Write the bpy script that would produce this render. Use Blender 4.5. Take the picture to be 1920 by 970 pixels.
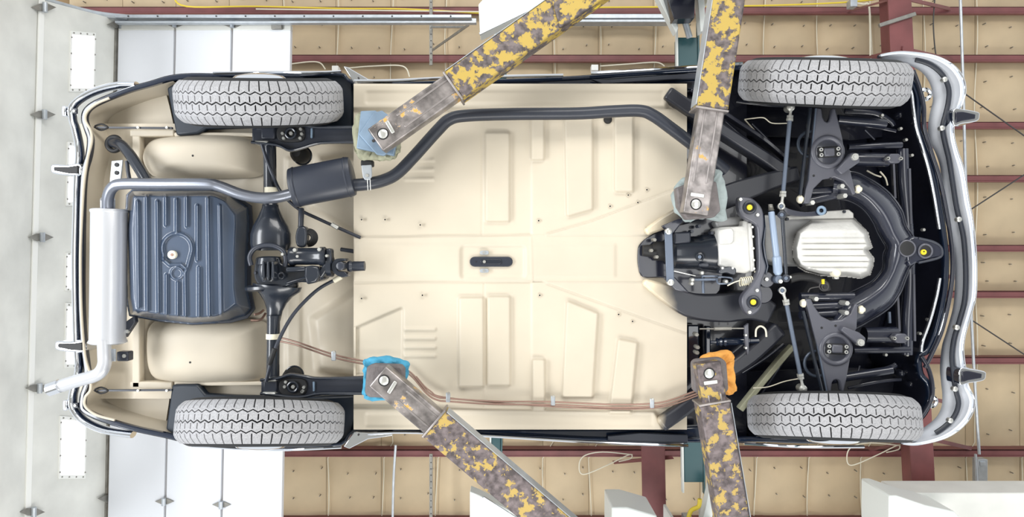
import bpy, bmesh, math, random
import numpy as np
from mathutils import Vector, Matrix
random.seed(7)
for o in list(bpy.data.objects): bpy.data.objects.remove(o)
SC = bpy.context.scene
COL = SC.collection
PI = math.pi
# ------------------------------------------------------------------ camera, world, lights, exposure
F = 1323.0                                   # focal length in pixels of the 1920 x 970 frame
cam = bpy.data.cameras.new('camera'); camo = bpy.data.objects.new('camera', cam); COL.objects.link(camo)
cam.sensor_width = 36; cam.lens = 36*F/1920; cam.clip_start = .05; cam.clip_end = 60
camo.location = (0, 0, 0); camo.rotation_euler = (PI, 0, 0)     # lies near the floor, looks straight up
SC.camera = camo
w = bpy.data.worlds.new('world'); SC.world = w; w.use_nodes = True
bg = w.node_tree.nodes['Background']; bg.inputs[0].default_value = (.93, .97, 1, 1); bg.inputs[1].default_value = .62
def area(name, loc, rot, sx, sy, e, col=(1, 1, 1)):
    l = bpy.data.lights.new(name, 'AREA'); l.shape = 'RECTANGLE'; l.size = sx; l.size_y = sy; l.energy = e; l.color = col
    o = bpy.data.objects.new(name, l); COL.objects.link(o); o.location = loc; o.rotation_euler = rot
    return o
area('daylight_under_door', (-4.5, .2, .15), (math.radians(180), math.radians(48), 0), 1.5, 4.4, 200, (.95, .975, 1))
area('fill_light_front', (1.8, 0, -.22), (PI, 0, 0), 1.4, 2.6, 24, (.97, .985, 1))  # added unseen fill near the floor, brightens the front underside
area('fill_light_side', (1.2, -3.4, .3), (math.radians(140), 0, 0), 5.0, 1.2, 112, (1, .98, .94))  # added low uplight out of view, lifts the roof and car flank
area('fill_light_other_side', (1.2, 3.4, .3), (math.radians(-140), 0, 0), 5.0, 1.2, 112, (1, .98, .94))  # matching added fill on the opposite side, no fixture there
vs = SC.view_settings
vs.view_transform = 'Standard'; vs.look = 'None'; vs.gamma = 1; vs.use_curve_mapping = False; vs.exposure = .62

# ------------------------------------------------------------------ materials
def lin(c):
    return tuple(((x/255)/12.92 if x/255 <= .04045 else ((x/255+.055)/1.055)**2.4) for x in c)
def mat(name, rgb, rough=.5, metal=0., var=.0, vscale=6., bump=0., bscale=60., coat=0., spec=.5):
    m = bpy.data.materials.new(name); m.use_nodes = True
    nt = m.node_tree; N = nt.nodes; L = nt.links; b = N['Principled BSDF']
    c = lin(rgb); b.inputs['Base Color'].default_value = (*c, 1)
    b.inputs['Roughness'].default_value = rough; b.inputs['Metallic'].default_value = metal
    b.inputs['Coat Weight'].default_value = coat; b.inputs['Specular IOR Level'].default_value = spec
    tc = N.new('ShaderNodeTexCoord')
    if var > 0:
        n = N.new('ShaderNodeTexNoise'); n.inputs['Scale'].default_value = vscale; n.inputs['Detail'].default_value = 6
        L.new(tc.outputs['Object'], n.inputs['Vector'])
        r = N.new('ShaderNodeValToRGB'); r.color_ramp.elements[0].position = .3; r.color_ramp.elements[1].position = .7
        r.color_ramp.elements[0].color = (*[x*(1-var) for x in c], 1); r.color_ramp.elements[1].color = (*[min(1, x*(1+var)) for x in c], 1)
        L.new(n.outputs['Fac'], r.inputs['Fac']); L.new(r.outputs['Color'], b.inputs['Base Color'])
    if bump > 0:
        n2 = N.new('ShaderNodeTexNoise'); n2.inputs['Scale'].default_value = bscale; n2.inputs['Detail'].default_value = 4
        L.new(tc.outputs['Object'], n2.inputs['Vector'])
        bp = N.new('ShaderNodeBump'); bp.inputs['Strength'].default_value = bump; bp.inputs['Distance'].default_value = .01
        L.new(n2.outputs['Fac'], bp.inputs['Height']); L.new(bp.outputs['Normal'], b.inputs['Normal'])
    return m
def flake(name, paint, base, thr, scale=9., rough=.55, metal=.4):
    """chipped paint over bare worn steel"""
    m = mat(name, base, rough, metal); nt = m.node_tree; N = nt.nodes; L = nt.links; b = N['Principled BSDF']
    tc = N['Texture Coordinate']
    n = N.new('ShaderNodeTexNoise'); n.inputs['Scale'].default_value = scale; n.inputs['Detail'].default_value = 9; n.inputs['Roughness'].default_value = .68
    L.new(tc.outputs['Object'], n.inputs['Vector'])
    r = N.new('ShaderNodeValToRGB'); r.color_ramp.elements[0].position = thr; r.color_ramp.elements[1].position = thr+.02
    L.new(n.outputs['Fac'], r.inputs['Fac'])
    n2 = N.new('ShaderNodeTexNoise'); n2.inputs['Scale'].default_value = scale*2.3; n2.inputs['Detail'].default_value = 6
    L.new(tc.outputs['Object'], n2.inputs['Vector'])
    r2 = N.new('ShaderNodeValToRGB'); r2.color_ramp.elements[0].position = .35; r2.color_ramp.elements[1].position = .65
    bl = lin(base); r2.color_ramp.elements[0].color = (*[x*.55 for x in bl], 1); r2.color_ramp.elements[1].color = (*[min(1, x*1.5) for x in bl], 1)
    L.new(n2.outputs['Fac'], r2.inputs['Fac'])
    mx = N.new('ShaderNodeMix'); mx.data_type = 'RGBA'
    L.new(r.outputs['Color'], mx.inputs['Factor']); L.new(r2.outputs['Color'], mx.inputs['A']); mx.inputs['B'].default_value = (*lin(paint), 1)
    L.new(mx.outputs['Result'], b.inputs['Base Color'])
    inv = N.new('ShaderNodeMath'); inv.operation = 'MULTIPLY_ADD'; inv.inputs[1].default_value = -metal; inv.inputs[2].default_value = metal
    L.new(r.outputs['Color'], inv.inputs[0]); L.new(inv.outputs[0], b.inputs['Metallic'])
    bp = N.new('ShaderNodeBump'); bp.inputs['Strength'].default_value = .35; bp.inputs['Distance'].default_value = .004
    L.new(r.outputs['Color'], bp.inputs['Height']); L.new(bp.outputs['Normal'], b.inputs['Normal'])
    return m
def emit(name, rgb, s):
    m = mat(name, rgb, .3); b = m.node_tree.nodes['Principled BSDF']
    b.inputs['Emission Color'].default_value = (*lin(rgb), 1); b.inputs['Emission Strength'].default_value = s
    return m
M = dict(
    beige=mat('beige_paint', (198, 188, 170), .48, var=.05, vscale=3, bump=.04, bscale=9),
    gloss=mat('gloss_black_paint', (30, 32, 44), .2, var=.1, coat=.4),
    navy=mat('navy_body_paint', (22, 32, 50), .12, coat=.8),
    arch=mat('wheel_arch_coating', (24, 34, 46), .4, var=.2),
    satin=mat('satin_black_paint', (44, 48, 58), .36, var=.1),
    axle=mat('axle_black_paint', (34, 39, 48), .25, coat=.3),
    sub=mat('subframe_black_enamel', (38, 41, 54), .22, var=.12, vscale=4, coat=.6),
    arm=mat('suspension_black_enamel', (80, 81, 90), .34, var=.08, coat=.2),
    pipe=mat('exhaust_highlight_grey', (128, 132, 142), .32, metal=.7),  # dark exhaust paint made lighter to stand in for its highlight
    tank=mat('tank_slate_paint', (64, 77, 97), .24, coat=.4),
    silver=mat('silver_exhaust_coating', (205, 207, 212), .33, metal=.45),
    alu=mat('cast_aluminium', (205, 204, 200), .5, metal=.25, var=.1, vscale=12, bump=.15, bscale=90),
    aludark=mat('weathered_aluminium', (150, 150, 150), .5, metal=.35, var=.15, vscale=12),
    steel=mat('zinc_plated_steel', (205, 205, 200), .35, metal=.75),
    rod=mat('grey_painted_rod', (96, 106, 122), .32, metal=.3),
    damper=mat('blue_grey_damper', (150, 166, 188), .35, metal=.1),
    chrome=mat('chrome', (232, 235, 240), .07, metal=1),
    inner=mat('pale_grey_bumper_lining', (238, 242, 250), .45),
    rubber=mat('black_rubber', (26, 26, 28), .6),
    carcass=mat('tyre_groove_rubber', (30, 31, 33), .75),
    tread=mat('dusty_tread_rubber', (168, 168, 171), .7, var=.16, vscale=150, bump=.6, bscale=320),
    cream=mat('cream_band', (228, 222, 200), .5),
    yellow=mat('yellow_plug', (236, 208, 40), .5),
    brown=mat('copper_brown_line', (150, 122, 110), .35, metal=.5),
    tan=mat('tan_insulation_facing', (198, 178, 146), .6, var=.09, vscale=3, bump=.1, bscale=5),
    wood=mat('tan_backing', (150, 124, 90), .8),
    maroon=mat('maroon_steel_primer', (116, 66, 66), .5, var=.18, vscale=5),
    white=mat('white_door_panel', (222, 225, 231), .4, var=.03, vscale=1.5),
    grimy=mat('grimy_white_panel', (222, 222, 216), .5, var=.12, vscale=3.2, bump=.08, bscale=14),
    seam=mat('door_seam_strip', (240, 240, 236), .5),
    galv=mat('galvanised_steel', (182, 188, 194), .4, metal=.55, var=.1, vscale=20),
    hinge=mat('hinge_steel', (138, 136, 130), .45, metal=.5, var=.2, vscale=20),
    teal=mat('teal_lift_paint', (44, 86, 92), .4),
    wpaint=mat('white_lift_cover', (232, 236, 232), .4),
    yellowcable=mat('yellow_cable', (222, 196, 60), .5),
    cwire=mat('cream_wire', (222, 216, 196), .5),
    darkwire=mat('dark_wire', (60, 58, 58), .5),
    wornsteel=mat('worn_bare_steel', (150, 144, 142), .38, metal=.7, var=.22, vscale=10, bump=.15, bscale=30),
    padblue=mat('blue_grey_pad_plate', (122, 142, 162), .5, metal=.3, var=.12, vscale=14),
    padgrey=mat('dark_rubber_pad', (112, 106, 106), .7, var=.22, vscale=22, bump=.5, bscale=60),
    clothgreen=mat('olive_grey_cloth', (150, 150, 128), .9, var=.18, vscale=14, bump=.5, bscale=40),
    clothblue=mat('blue_cloth', (74, 156, 190), .9, var=.14, vscale=18, bump=.5, bscale=50),
    clothorange=mat('orange_cloth', (226, 160, 78), .9, var=.16, vscale=18, bump=.5, bscale=50),
    clothgrey=mat('grey_green_cloth', (158, 170, 170), .9, var=.15, vscale=14, bump=.5, bscale=40),
    flakeA=flake('chipped_yellow_paint', (176, 150, 72), (100, 92, 92), .49, 17),
    flakeB=flake('sparse_yellow_paint', (174, 148, 80), (104, 95, 96), .54, 18),
    flakeC=flake('bare_steel_yellow_traces', (196, 156, 84), (142, 136, 134), .60, 8, .36, .6),
    floor=mat('concrete_floor', (170, 168, 162), .7, var=.1, vscale=2),
    pane=emit('daylit_pane', (252, 253, 255), 1.6),
    soffit=mat('white_painted_board', (226, 226, 220), .6, var=.05),
)
def fade(name, a, b, x0, x1):
    """black spray running out into the beige paint"""
    m = mat(name, a, .34); nt = m.node_tree; N = nt.nodes; L = nt.links; bs = N['Principled BSDF']
    g = N.new('ShaderNodeNewGeometry'); sx = N.new('ShaderNodeSeparateXYZ'); L.new(g.outputs['Position'], sx.inputs[0])
    n = N.new('ShaderNodeTexNoise'); n.inputs['Scale'].default_value = 9; L.new(g.outputs['Position'], n.inputs['Vector'])
    ad = N.new('ShaderNodeMath'); ad.operation = 'MULTIPLY_ADD'; ad.inputs[1].default_value = .12; L.new(n.outputs['Fac'], ad.inputs[0]); L.new(sx.outputs['X'], ad.inputs[2])
    mr = N.new('ShaderNodeMapRange'); mr.inputs['From Min'].default_value = x0+.06; mr.inputs['From Max'].default_value = x1+.06; L.new(ad.outputs[0], mr.inputs['Value'])
    mx = N.new('ShaderNodeMix'); mx.data_type = 'RGBA'; mx.inputs['A'].default_value = (*lin(a), 1); mx.inputs['B'].default_value = (*lin(b), 1)
    L.new(mr.outputs[0], mx.inputs['Factor']); L.new(mx.outputs['Result'], bs.inputs['Base Color']); return m
M['railfade'] = fade('rail_overspray', (226, 211, 183), (40, 42, 50), .62, .76)
M['beamfade'] = fade('beam_overspray', (226, 211, 183), (40, 42, 50), .62, .69)
# ------------------------------------------------------------------ geometry helpers
def P(u, v, D): return Vector(((u-960)/F*D, (v-485)/F*D, D))   # the point that lies D metres above the lens along pixel (u, v)
def R(px, D): return px/F*D
W = {}
def crom(pts, n=6, closed=False):
    """Catmull-Rom through 2-D or 3-D points"""
    out = []; k = len(pts); rng = range(k if closed else k-1)
    for i in rng:
        g = lambda j: np.array(pts[j % k] if closed else pts[min(max(j, 0), k-1)], float)
        p0, p1, p2, p3 = g(i-1), g(i), g(i+1), g(i+2)
        for j in range(n):
            t = j/n
            out.append(tuple(.5*((2*p1)+(-p0+p2)*t+(2*p0-5*p1+4*p2-p3)*t*t+(-p0+3*p1-3*p2+p3)*t**3)))
    if not closed: out.append(tuple(np.array(pts[-1], float)))
    return out
class MB:
    def __init__(s): s.v = []; s.f = []
    def add(s, vs_, fs):
        o = len(s.v); s.v += [Vector(x) for x in vs_]; s.f += [tuple(i+o for i in f) for f in fs]; return s
    def prism(s, poly, D, h):
        a = [P(u, v, D) for u, v in poly]; n = len(a)
        b = [p+Vector((0, 0, h)) for p in a]
        fs = [tuple(range(n)), tuple(range(2*n-1, n-1, -1))]+[(i, (i+1) % n, (i+1) % n+n, i+n) for i in range(n)]
        return s.add(a+b, fs)
    def ring(s, outer, inner, D, h, D2=None):
        n = len(outer); D2 = D2 or D
        a = [P(u, v, D) for u, v in outer]; b = [P(u, v, D2) for u, v in inner]
        c = [p+Vector((0, 0, h)) for p in a]; d = [p+Vector((0, 0, h)) for p in b]
        fs = []
        for i in range(n):
            j = (i+1) % n
            fs += [(i, j, j+n, i+n), (i+2*n, i+3*n, j+3*n, j+2*n), (i, i+2*n, j+2*n, j), (i+n, j+n, j+3*n, i+3*n)]
        return s.add(a+b+c+d, fs)
    def tube(s, pts, r, seg=12, caps=True, squash=None):
        pts = [Vector(p) for p in pts]; n = len(pts)
        rs = r if isinstance(r, (list, tuple)) else [r]*n
        T = []
        for i in range(n):
            d = pts[min(i+1, n-1)]-pts[max(i-1, 0)]; T.append(d.normalized() if d.length > 1e-9 else Vector((1, 0, 0)))
        up = Vector((0, 0, 1)) if abs(T[0].z) < .9 else Vector((1, 0, 0))
        vs_ = []; fs = []
        nrm = (up-T[0]*up.dot(T[0])).normalized()
        for i in range(n):
            nrm = (nrm-T[i]*nrm.dot(T[i])).normalized(); bi = T[i].cross(nrm)
            for k in range(seg):
                a = 2*PI*k/seg; q = squash or 1
                vs_.append(pts[i]+(nrm*math.cos(a)*q+bi*math.sin(a))*rs[i])
        for i in range(n-1):
            for k in range(seg):
                a = i*seg+k; b = i*seg+(k+1) % seg
                fs.append((a, b, b+seg, a+seg))
        if caps: fs += [tuple(range(seg-1, -1, -1)), tuple(range((n-1)*seg, n*seg))]
        return s.add(vs_, fs)
    def lathe(s, p0, p1, prof, seg=24, squash=None):
        p0 = Vector(p0); p1 = Vector(p1)
        return s.tube([p0.lerp(p1, t) for t, r in prof], [max(r, 1e-4) for t, r in prof], seg, True, squash)
    def disc(s, u, v, D, rpx, h, seg=20, dome=0):
        """short upright cylinder whose lower face is at D"""
        c = P(u, v, D); r = R(rpx, D)
        if dome: return s.lathe(c-Vector((0, 0, dome)), c+Vector((0, 0, h)), [(0, r*.35), (.25*dome/(h+dome), r*.7), (dome/(h+dome), r), (1, r)], seg)
        return s.lathe(c, c+Vector((0, 0, h)), [(0, r*.9), (.12, r), (1, r)], seg)
    def torus(s, u, v, D, rpx, tpx, seg=32, sub=10, zs=1.0):
        c = P(u, v, D); r = R(rpx, D); t = R(tpx, D); vs_ = []; fs = []
        for i in range(seg):
            a = 2*PI*i/seg
            for k in range(sub):
                b = 2*PI*k/sub
                vs_.append(c+Vector((math.cos(a)*(r+t*math.cos(b)), math.sin(a)*(r+t*math.cos(b)), t*zs*math.sin(b))))
        for i in range(seg):
            for k in range(sub):
                fs.append((i*sub+k, ((i+1) % seg)*sub+k, ((i+1) % seg)*sub+(k+1) % sub, i*sub+(k+1) % sub))
        return s.add(vs_, fs)
    def slab(s, c4, t, nrm=None):
        a = [Vector(c) for c in c4]
        n = nrm or (a[1]-a[0]).cross(a[2]-a[0]).normalized()
        if n.z < 0 and nrm is None: n = -n
        b = [p+n*t for p in a]
        return s.add(a+b, [(0, 1, 2, 3), (7, 6, 5, 4)]+[(i, (i+1) % 4, (i+1) % 4+4, i+4) for i in range(4)])
    def box(s, u0, u1, v0, v1, D, h): return s.prism([(u0, v0), (u1, v0), (u1, v1), (u0, v1)], D, h)
    def bar(s, a, b, wpx, h):
        """flat bar between two (u, v, D) ends"""
        A = P(*a); B = P(*b); d = (B-A); side = Vector((-d.y, d.x, 0)).normalized()*R(wpx/2, (a[2]+b[2])/2)
        return s.slab([A-side, B-side, B+side, A+side], h, Vector((0, 0, 1)))
def mesh_of(name, mb):
    me = bpy.data.meshes.new(name); me.from_pydata([tuple(v) for v in mb.v], [], mb.f); me.validate()
    bm = bmesh.new(); bm.from_mesh(me); bmesh.ops.recalc_face_normals(bm, faces=bm.faces); bm.to_mesh(me); bm.free()
    return me
def link(name, data, parent, c):
    o = bpy.data.objects.new(name, data); COL.objects.link(o); W[o] = c
    if parent is not None: o.parent = parent; o.location = c-W[parent]
    else: o.location = c
    return o
def obj(name, mb, m, parent=None, bev=0, smooth=38, seg=2):
    xs = np.array([tuple(v) for v in mb.v]); c = Vector((xs.min(0)+xs.max(0))/2)
    for i in range(len(mb.v)): mb.v[i] = mb.v[i]-c
    me = mesh_of(name, mb); me.materials.append(M[m])
    me.polygons.foreach_set('use_smooth', [True]*len(me.polygons)); me.set_sharp_from_angle(angle=math.radians(smooth))
    o = link(name, me, parent, c)
    if bev:
        b = o.modifiers.new('edge_bevel', 'BEVEL'); b.width = bev; b.segments = seg; b.limit_method = 'ANGLE'; b.angle_limit = math.radians(40)
    return o
def thing(name, label, cat, at, group=None):
    o = link(name, None, None, Vector(at)); o.empty_display_size = .1
    return tag(o, label, cat, group)
def tag(o, label, cat, group=None):
    o['label'] = label; o['category'] = cat
    if group: o['group'] = group
    return o
def structure(o, label=None):
    o['kind'] = 'structure'
    if label: o['label'] = label
    return o
def px(pts, D): return [P(u, v, D) for u, v in pts]
def pxz(pts): return [P(*p) for p in pts]
def grid(u, v, Dm):
    """height field: u (n), v (m) pixel axes, Dm (m, n) depth of each node"""
    mb = MB(); U, V = np.meshgrid(u, v); X = (U-960)/F*Dm; Y = (V-485)/F*Dm
    mb.v = [Vector(t) for t in zip(X.ravel(), Y.ravel(), Dm.ravel())]; n = len(u); m = len(v)
    mb.f = [(j*n+i, j*n+i+1, (j+1)*n+i+1, (j+1)*n+i) for j in range(m-1) for i in range(n-1)]
    return mb
def sst(x): x = np.clip(x, 0, 1); return x*x*(3-2*x)
def polysdf(U, V, poly):
    d = np.full(U.shape, 1e9); s = np.ones(U.shape); n = len(poly)
    for i in range(n):
        x1, y1 = poly[i]; x0, y0 = poly[i-1]
        ex, ey = x0-x1, y0-y1; wx, wy = U-x1, V-y1
        t = np.clip((wx*ex+wy*ey)/(ex*ex+ey*ey+1e-9), 0, 1)
        d = np.minimum(d, (wx-ex*t)**2+(wy-ey*t)**2)
        c1 = V >= y1; c2 = V < y0; c3 = ex*wy > ey*wx
        s = np.where((c1 & c2 & c3) | (~c1 & ~c2 & ~c3), -s, s)
    return s*np.sqrt(d)
def rect(a, b, c, d): return [(a, c), (b, c), (b, d), (a, d)]
def seglist(U, V, pts):
    d = np.full(U.shape, 1e9)
    for (x0, y0), (x1, y1) in zip(pts[:-1], pts[1:]):
        ex, ey = x1-x0, y1-y0; t = np.clip(((U-x0)*ex+(V-y0)*ey)/(ex*ex+ey*ey+1e-9), 0, 1)
        d = np.minimum(d, np.hypot(U-x0-ex*t, V-y0-ey*t))
    return d
# ================================================================== THE PLACE
fl = structure(obj('floor', MB().slab([(-5, -4.5, -.32), (5, -4.5, -.32), (5, 4.5, -.32), (-5, 4.5, -.32)], -.1, Vector((0, 0, 1))), 'floor'))
DC = 6.5
ceil = structure(obj('ceiling', MB().slab([(-4.6, -3.6, DC+.16), (5.6, -3.6, DC+.16), (5.6, 3.6, DC+.16), (-4.6, 3.6, DC+.16)], .06, Vector((0, 0, 1))), 'wood'))
ROWS = [-70, 20, 108, 236, 336, 467, 554, 678, 852, 960, 1050]
COLS = [130, 230, 330, 430, 530, 630, 733, 835, 937, 1036, 1122, 1225, 1330, 1432, 1532, 1632, 1730, 1828, 1930, 2030]
for j in range(len(ROWS)-1):
    for i in range(len(COLS)-1):
        v0, v1 = ROWS[j], ROWS[j+1]; off = -18*(j > 6)
        u = np.linspace(COLS[i]+off+.35, COLS[i+1]+off-.35, 7); v = np.linspace(v0, v1, 6)
        U, V = np.meshgrid(np.linspace(-1, 1, 7), np.linspace(-1, 1, 6))
        bulge = .035*(1-U**4)*(1-.6*V**2)*random.uniform(.7, 1.1)
        u2 = u; D = DC+.06-bulge
        D[:, 0] += .012; D[:, -1] += .012
        o = obj('insulation_panel', grid(u2, v, D), 'tan', ceil, smooth=60)
for v, a, b in ((20, 100, 2030), (110, 430, 2030), (236, 430, 2030), (336, 430, 2030), (467, 430, 2030), (554, 430, 2030), (678, 430, 2030), (852, 430, 2030), (985, 300, 2030)):
    m = MB(); D = DC-.1; hh = 7.6
    m.box(a, b, v-hh, v+hh*.4, D, .025); m.box(a, b, v-hh, v-hh+2, D, .15)      # lower flange and web of the channel
    p = obj('purlin', m, 'maroon', ceil, .003)
    obj('purlin_lip', MB().box(a, b, v+hh*.4, v+hh*.4+2.2, D-.004, .05), 'maroon', p)
for i, c in enumerate(COLS[4:]):
    q = [(c-18*(v > 852)+3*math.sin(v*.021+i)+2, v, DC+.028) for v in range(-40, 1031, 30)]
    obj('seam_cord', MB().tube([P(*t) for t in q], R(.9, DC), 6), 'cream', ceil)
st = MB(); rq = random.Random(5)
for i in range(len(COLS)-1):
    for j in range(len(ROWS)-1):
        for fu in (.22, .72):
            for fv in (.3, .75):
                a = COLS[i]+(COLS[i+1]-COLS[i])*(fu+rq.uniform(-.06, .06)); b = ROWS[j]+(ROWS[j+1]-ROWS[j])*(fv+rq.uniform(-.06, .06)); st.disc(a, b, DC-.002, 1.0, .05, 6)
obj('staples', st, 'hinge', ceil)['kind'] = 'stuff'
def rafter(pts, wpx, D):
    (u0, v0), (u1, v1) = pts; m = MB()
    m.bar((u0, v0, D), (u1, v1, D), wpx, .02); m.bar((u0-wpx*.05, v0, D+.02), (u1-wpx*.05, v1, D+.02), wpx*.14, .28); m.bar((u0, v0, D+.3), (u1, v1, D+.3), wpx, .02)
    r = obj('rafter', m, 'maroon', ceil, .004)
    for t in (.02, .12, .3, .55, .8, .88):
        a = u0+(u1-u0)*t; b = v0+(v1-v0)*t
        for s in (-1, 1):
            obj('flange_brace', MB().bar((a, b, D-.01), (a+s*95, b+(26 if s < 0 else 22), DC-.12), 7, .012), 'maroon', r)
    obj('clamp_bar', MB().bar((u0-36, v0+72, D-.03), (u0+32, v0+50, D-.03), 7, .03), 'hinge', r, .004)
    return r
rafter([(1686, -25), (1733, 935)], 44, 5.75)
r2 = obj('rafter', MB().bar((1222, 700, 5.75), (1228, 1000, 5.75), 44, .02).bar((1219, 700, 5.77), (1225, 1000, 5.77), 7, .28), 'maroon', ceil, .004)
obj('flange_brace', MB().bar((1262, 858, 5.74), (1150, 868, 6.38), 7, .012), 'maroon', r2)

# ---- sectional overhead door: three lifted sections lie flat, the window section hangs in the bend, one below stands upright
DH = 5.2
def q3(u, v, D): return P(u, v, D)
door = structure(link('door_1', None, None, P(300, 485, DH)), 'open white sectional overhead door with a row of small windows')
for (a0, a1), (b0, b1) in (((222, 326), (201, 306)), ((330, 433), (310, 412)), ((437, 545), (416, 527))):
    s_ = obj('door_section', MB().slab([q3(a0, 46, DH), q3(a1, 46, DH), q3(b1, 1010, DH), q3(b0, 1010, DH)], .05), 'white', door, .004)
    obj('edge_stile', MB().slab([q3(a0, 44, DH-.006), q3(a1, 44, DH-.006), q3(a1, 56, DH-.006), q3(a0, 56, DH-.006)], .03), 'grimy', s_, .002)
S1 = [P(217, 38, DH), P(76, -30, 4.55), P(48, 1010, 4.55), P(197, 1010, DH)]
n1 = (S1[1]-S1[0]).cross(S1[2]-S1[0]).normalized()
if n1.dot(S1[0]) < 0: n1 = -n1
def onS1(u, v, off=0):
    d = P(u, v, 1); t = n1.dot(S1[0])/n1.dot(d); return d*t-n1*off
ws = obj('door_section', MB().slab([onS1(217, 36), onS1(79, 0), onS1(51, 1010), onS1(197, 1010)], .045, n1), 'grimy', door, .003)
up = [P(74, -40, 4.55), P(-90, -60, 3.75), P(-100, 1040, 3.75), P(46, 1040, 4.55)]
n2 = (up[1]-up[0]).cross(up[2]-up[0]).normalized(); n2 = n2 if n2.dot(up[0]) > 0 else -n2
obj('door_section', MB().slab(up, .045, n2), 'grimy', door, .003)
obj('seam_strip', MB().slab([onS1(72, -20, .012), onS1(82, -20, .012), onS1(54, 1010, .012), onS1(44, 1010, .012)], .012, n1), 'seam', door, .002)
obj('seam_strip', MB().slab([onS1(215, 40, .012), onS1(221, 40, .012), onS1(201, 1010, .012), onS1(195, 1010, .012)], .03, n1), 'hinge', door, .002)
for (u0, u1, v0, v1) in ((131, 178, 58, 172), (125, 172, 266, 386), (122, 168, 474, 545), (122, 168, 568, 690), (111, 161, 780, 898)):
    k = -.022*(v1-v0)
    fr = MB()
    out = [onS1(u0, v0, .01), onS1(u1, v0+4, .01), onS1(u1+k, v1, .01), onS1(u0+k, v1, .01)]
    for i in range(4):
        a, b = out[i], out[(i+1) % 4]; c = sum(out, Vector())/4
        fr.slab([a, b, b.lerp(c, .12), a.lerp(c, .12)], .012, n1)
    wf = obj('window_frame', fr, 'seam', ws, .002)
    c = sum(out, Vector())/4
    obj('pane', MB().slab([p.lerp(c, .1)+n1*.004 for p in out], .006, n1), 'pane', ws)
    for i in range(4):
        for t in (.08, .36, .64, .92):
            q = out[i].lerp(out[(i+1) % 4], t).lerp(c, .06)
            obj('screw', MB().lathe(q-n1*.005, q, [(0, .004), (1, .006)], 8), 'hinge', wf)
def hinge(u, v, off, par=door, on=True):
    f = (lambda a, b: onS1(a, b, off)) if on else (lambda a, b: P(a, b, DH-.012))
    k = 1 if on else .75
    m = MB(); pts = [f(u-24*k, v), f(u-8*k, v-7*k), f(u+8*k, v-7*k), f(u+24*k, v), f(u+8*k, v+7*k), f(u-8*k, v+7*k)]
    nn = n1 if on else Vector((0, 0, 1)); b = [p+nn*.008 for p in pts]
    m.add(pts+b, [tuple(range(6)), tuple(range(11, 5, -1))]+[(i, (i+1) % 6, (i+1) % 6+6, i+6) for i in range(6)])
    h = obj('hinge', m, 'hinge', par, .002)
    obj('hinge_barrel', MB().tube([f(u, v-9*k)-nn*.008, f(u, v+9*k)-nn*.008], .016, 10), 'galv', h)
for u, v in ((76, 14), (75, 215), (71, 445), (66, 728), (55, 960), (219, 46), (202, 935)): hinge(u, v, .026)
for u, v in ((308, 941), (415, 947), (328, 45), (436, 46)): hinge(u, v, 0, on=False)
obj('roller_bracket', MB().box(508, 528, 38, 54, DH-.03, .05), 'hinge', door, .004)
tr = thing('door_track', 'galvanised door track curving from the upright into a long horizontal rail', 'track', P(500, 34, DH-.1))
pth = crom([P(-30, -62, 3.9), P(40, -14, 4.5), P(110, 8, 4.85), P(180, 26, 5.1), P(240, 33, 5.14)], 6)
m = MB(); m.tube(pth, .022, 8); obj('curved_rail', m, 'galv', tr)
m = MB().box(215, 893, 39, 43, 5.12, .05).box(215, 893, 34, 40, 5.18, .02); obj('horizontal_rail', m, 'galv', tr, .003)
m = MB().box(215, 884, 27, 33, 5.1, .06); obj('angle_iron', m, 'galv', tr, .003)
for u in range(240, 880, 55): obj('bolt', MB().disc(u, 30, 5.095, 1.6, .01, 8), 'darkwire', tr)
t2 = thing('door_track', 'shorter galvanised rail beside the teal lift beam at the top', 'track', P(1140, 32, 6.3))
obj('horizontal_rail', MB().box(1036, 1256, 36, 41, 6.28, .12), 'galv', t2, .003); obj('angle_iron', MB().box(1036, 1256, 26, 34, 6.26, .14), 'galv', t2, .003)
for (u, v0, v1, bra, lab) in ((808, -10, 122, True, 'perforated grey steel hanger with diagonal brace near the end of the door track'), (808, 852, 990, False, 'perforated grey steel hanger hanging below the lower edge of the car')):
    t = thing('steel_hanger', lab, 'hanger', P(u, (v0+v1)/2, 6.2), 'steel hangers')
    m = MB().box(u-3, u+3, v0, v1, 6.2, .02); obj('perforated_strip', m, 'hinge', t, .002)
    for v in range(int(max(v0, 0))+4, min(v1, 970)-2, 12): obj('hole', MB().disc(u, v, 6.195, 1.1, .008, 8), 'darkwire', t)
    if bra:
        obj('diagonal_brace', MB().bar((810, 94, 6.15), (880, 45, 5.4), 5, .015), 'hinge', t); obj('cross_bar', MB().bar((808, 50, 6.15), (870, 50, 5.9), 4, .015), 'hinge', t)
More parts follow.
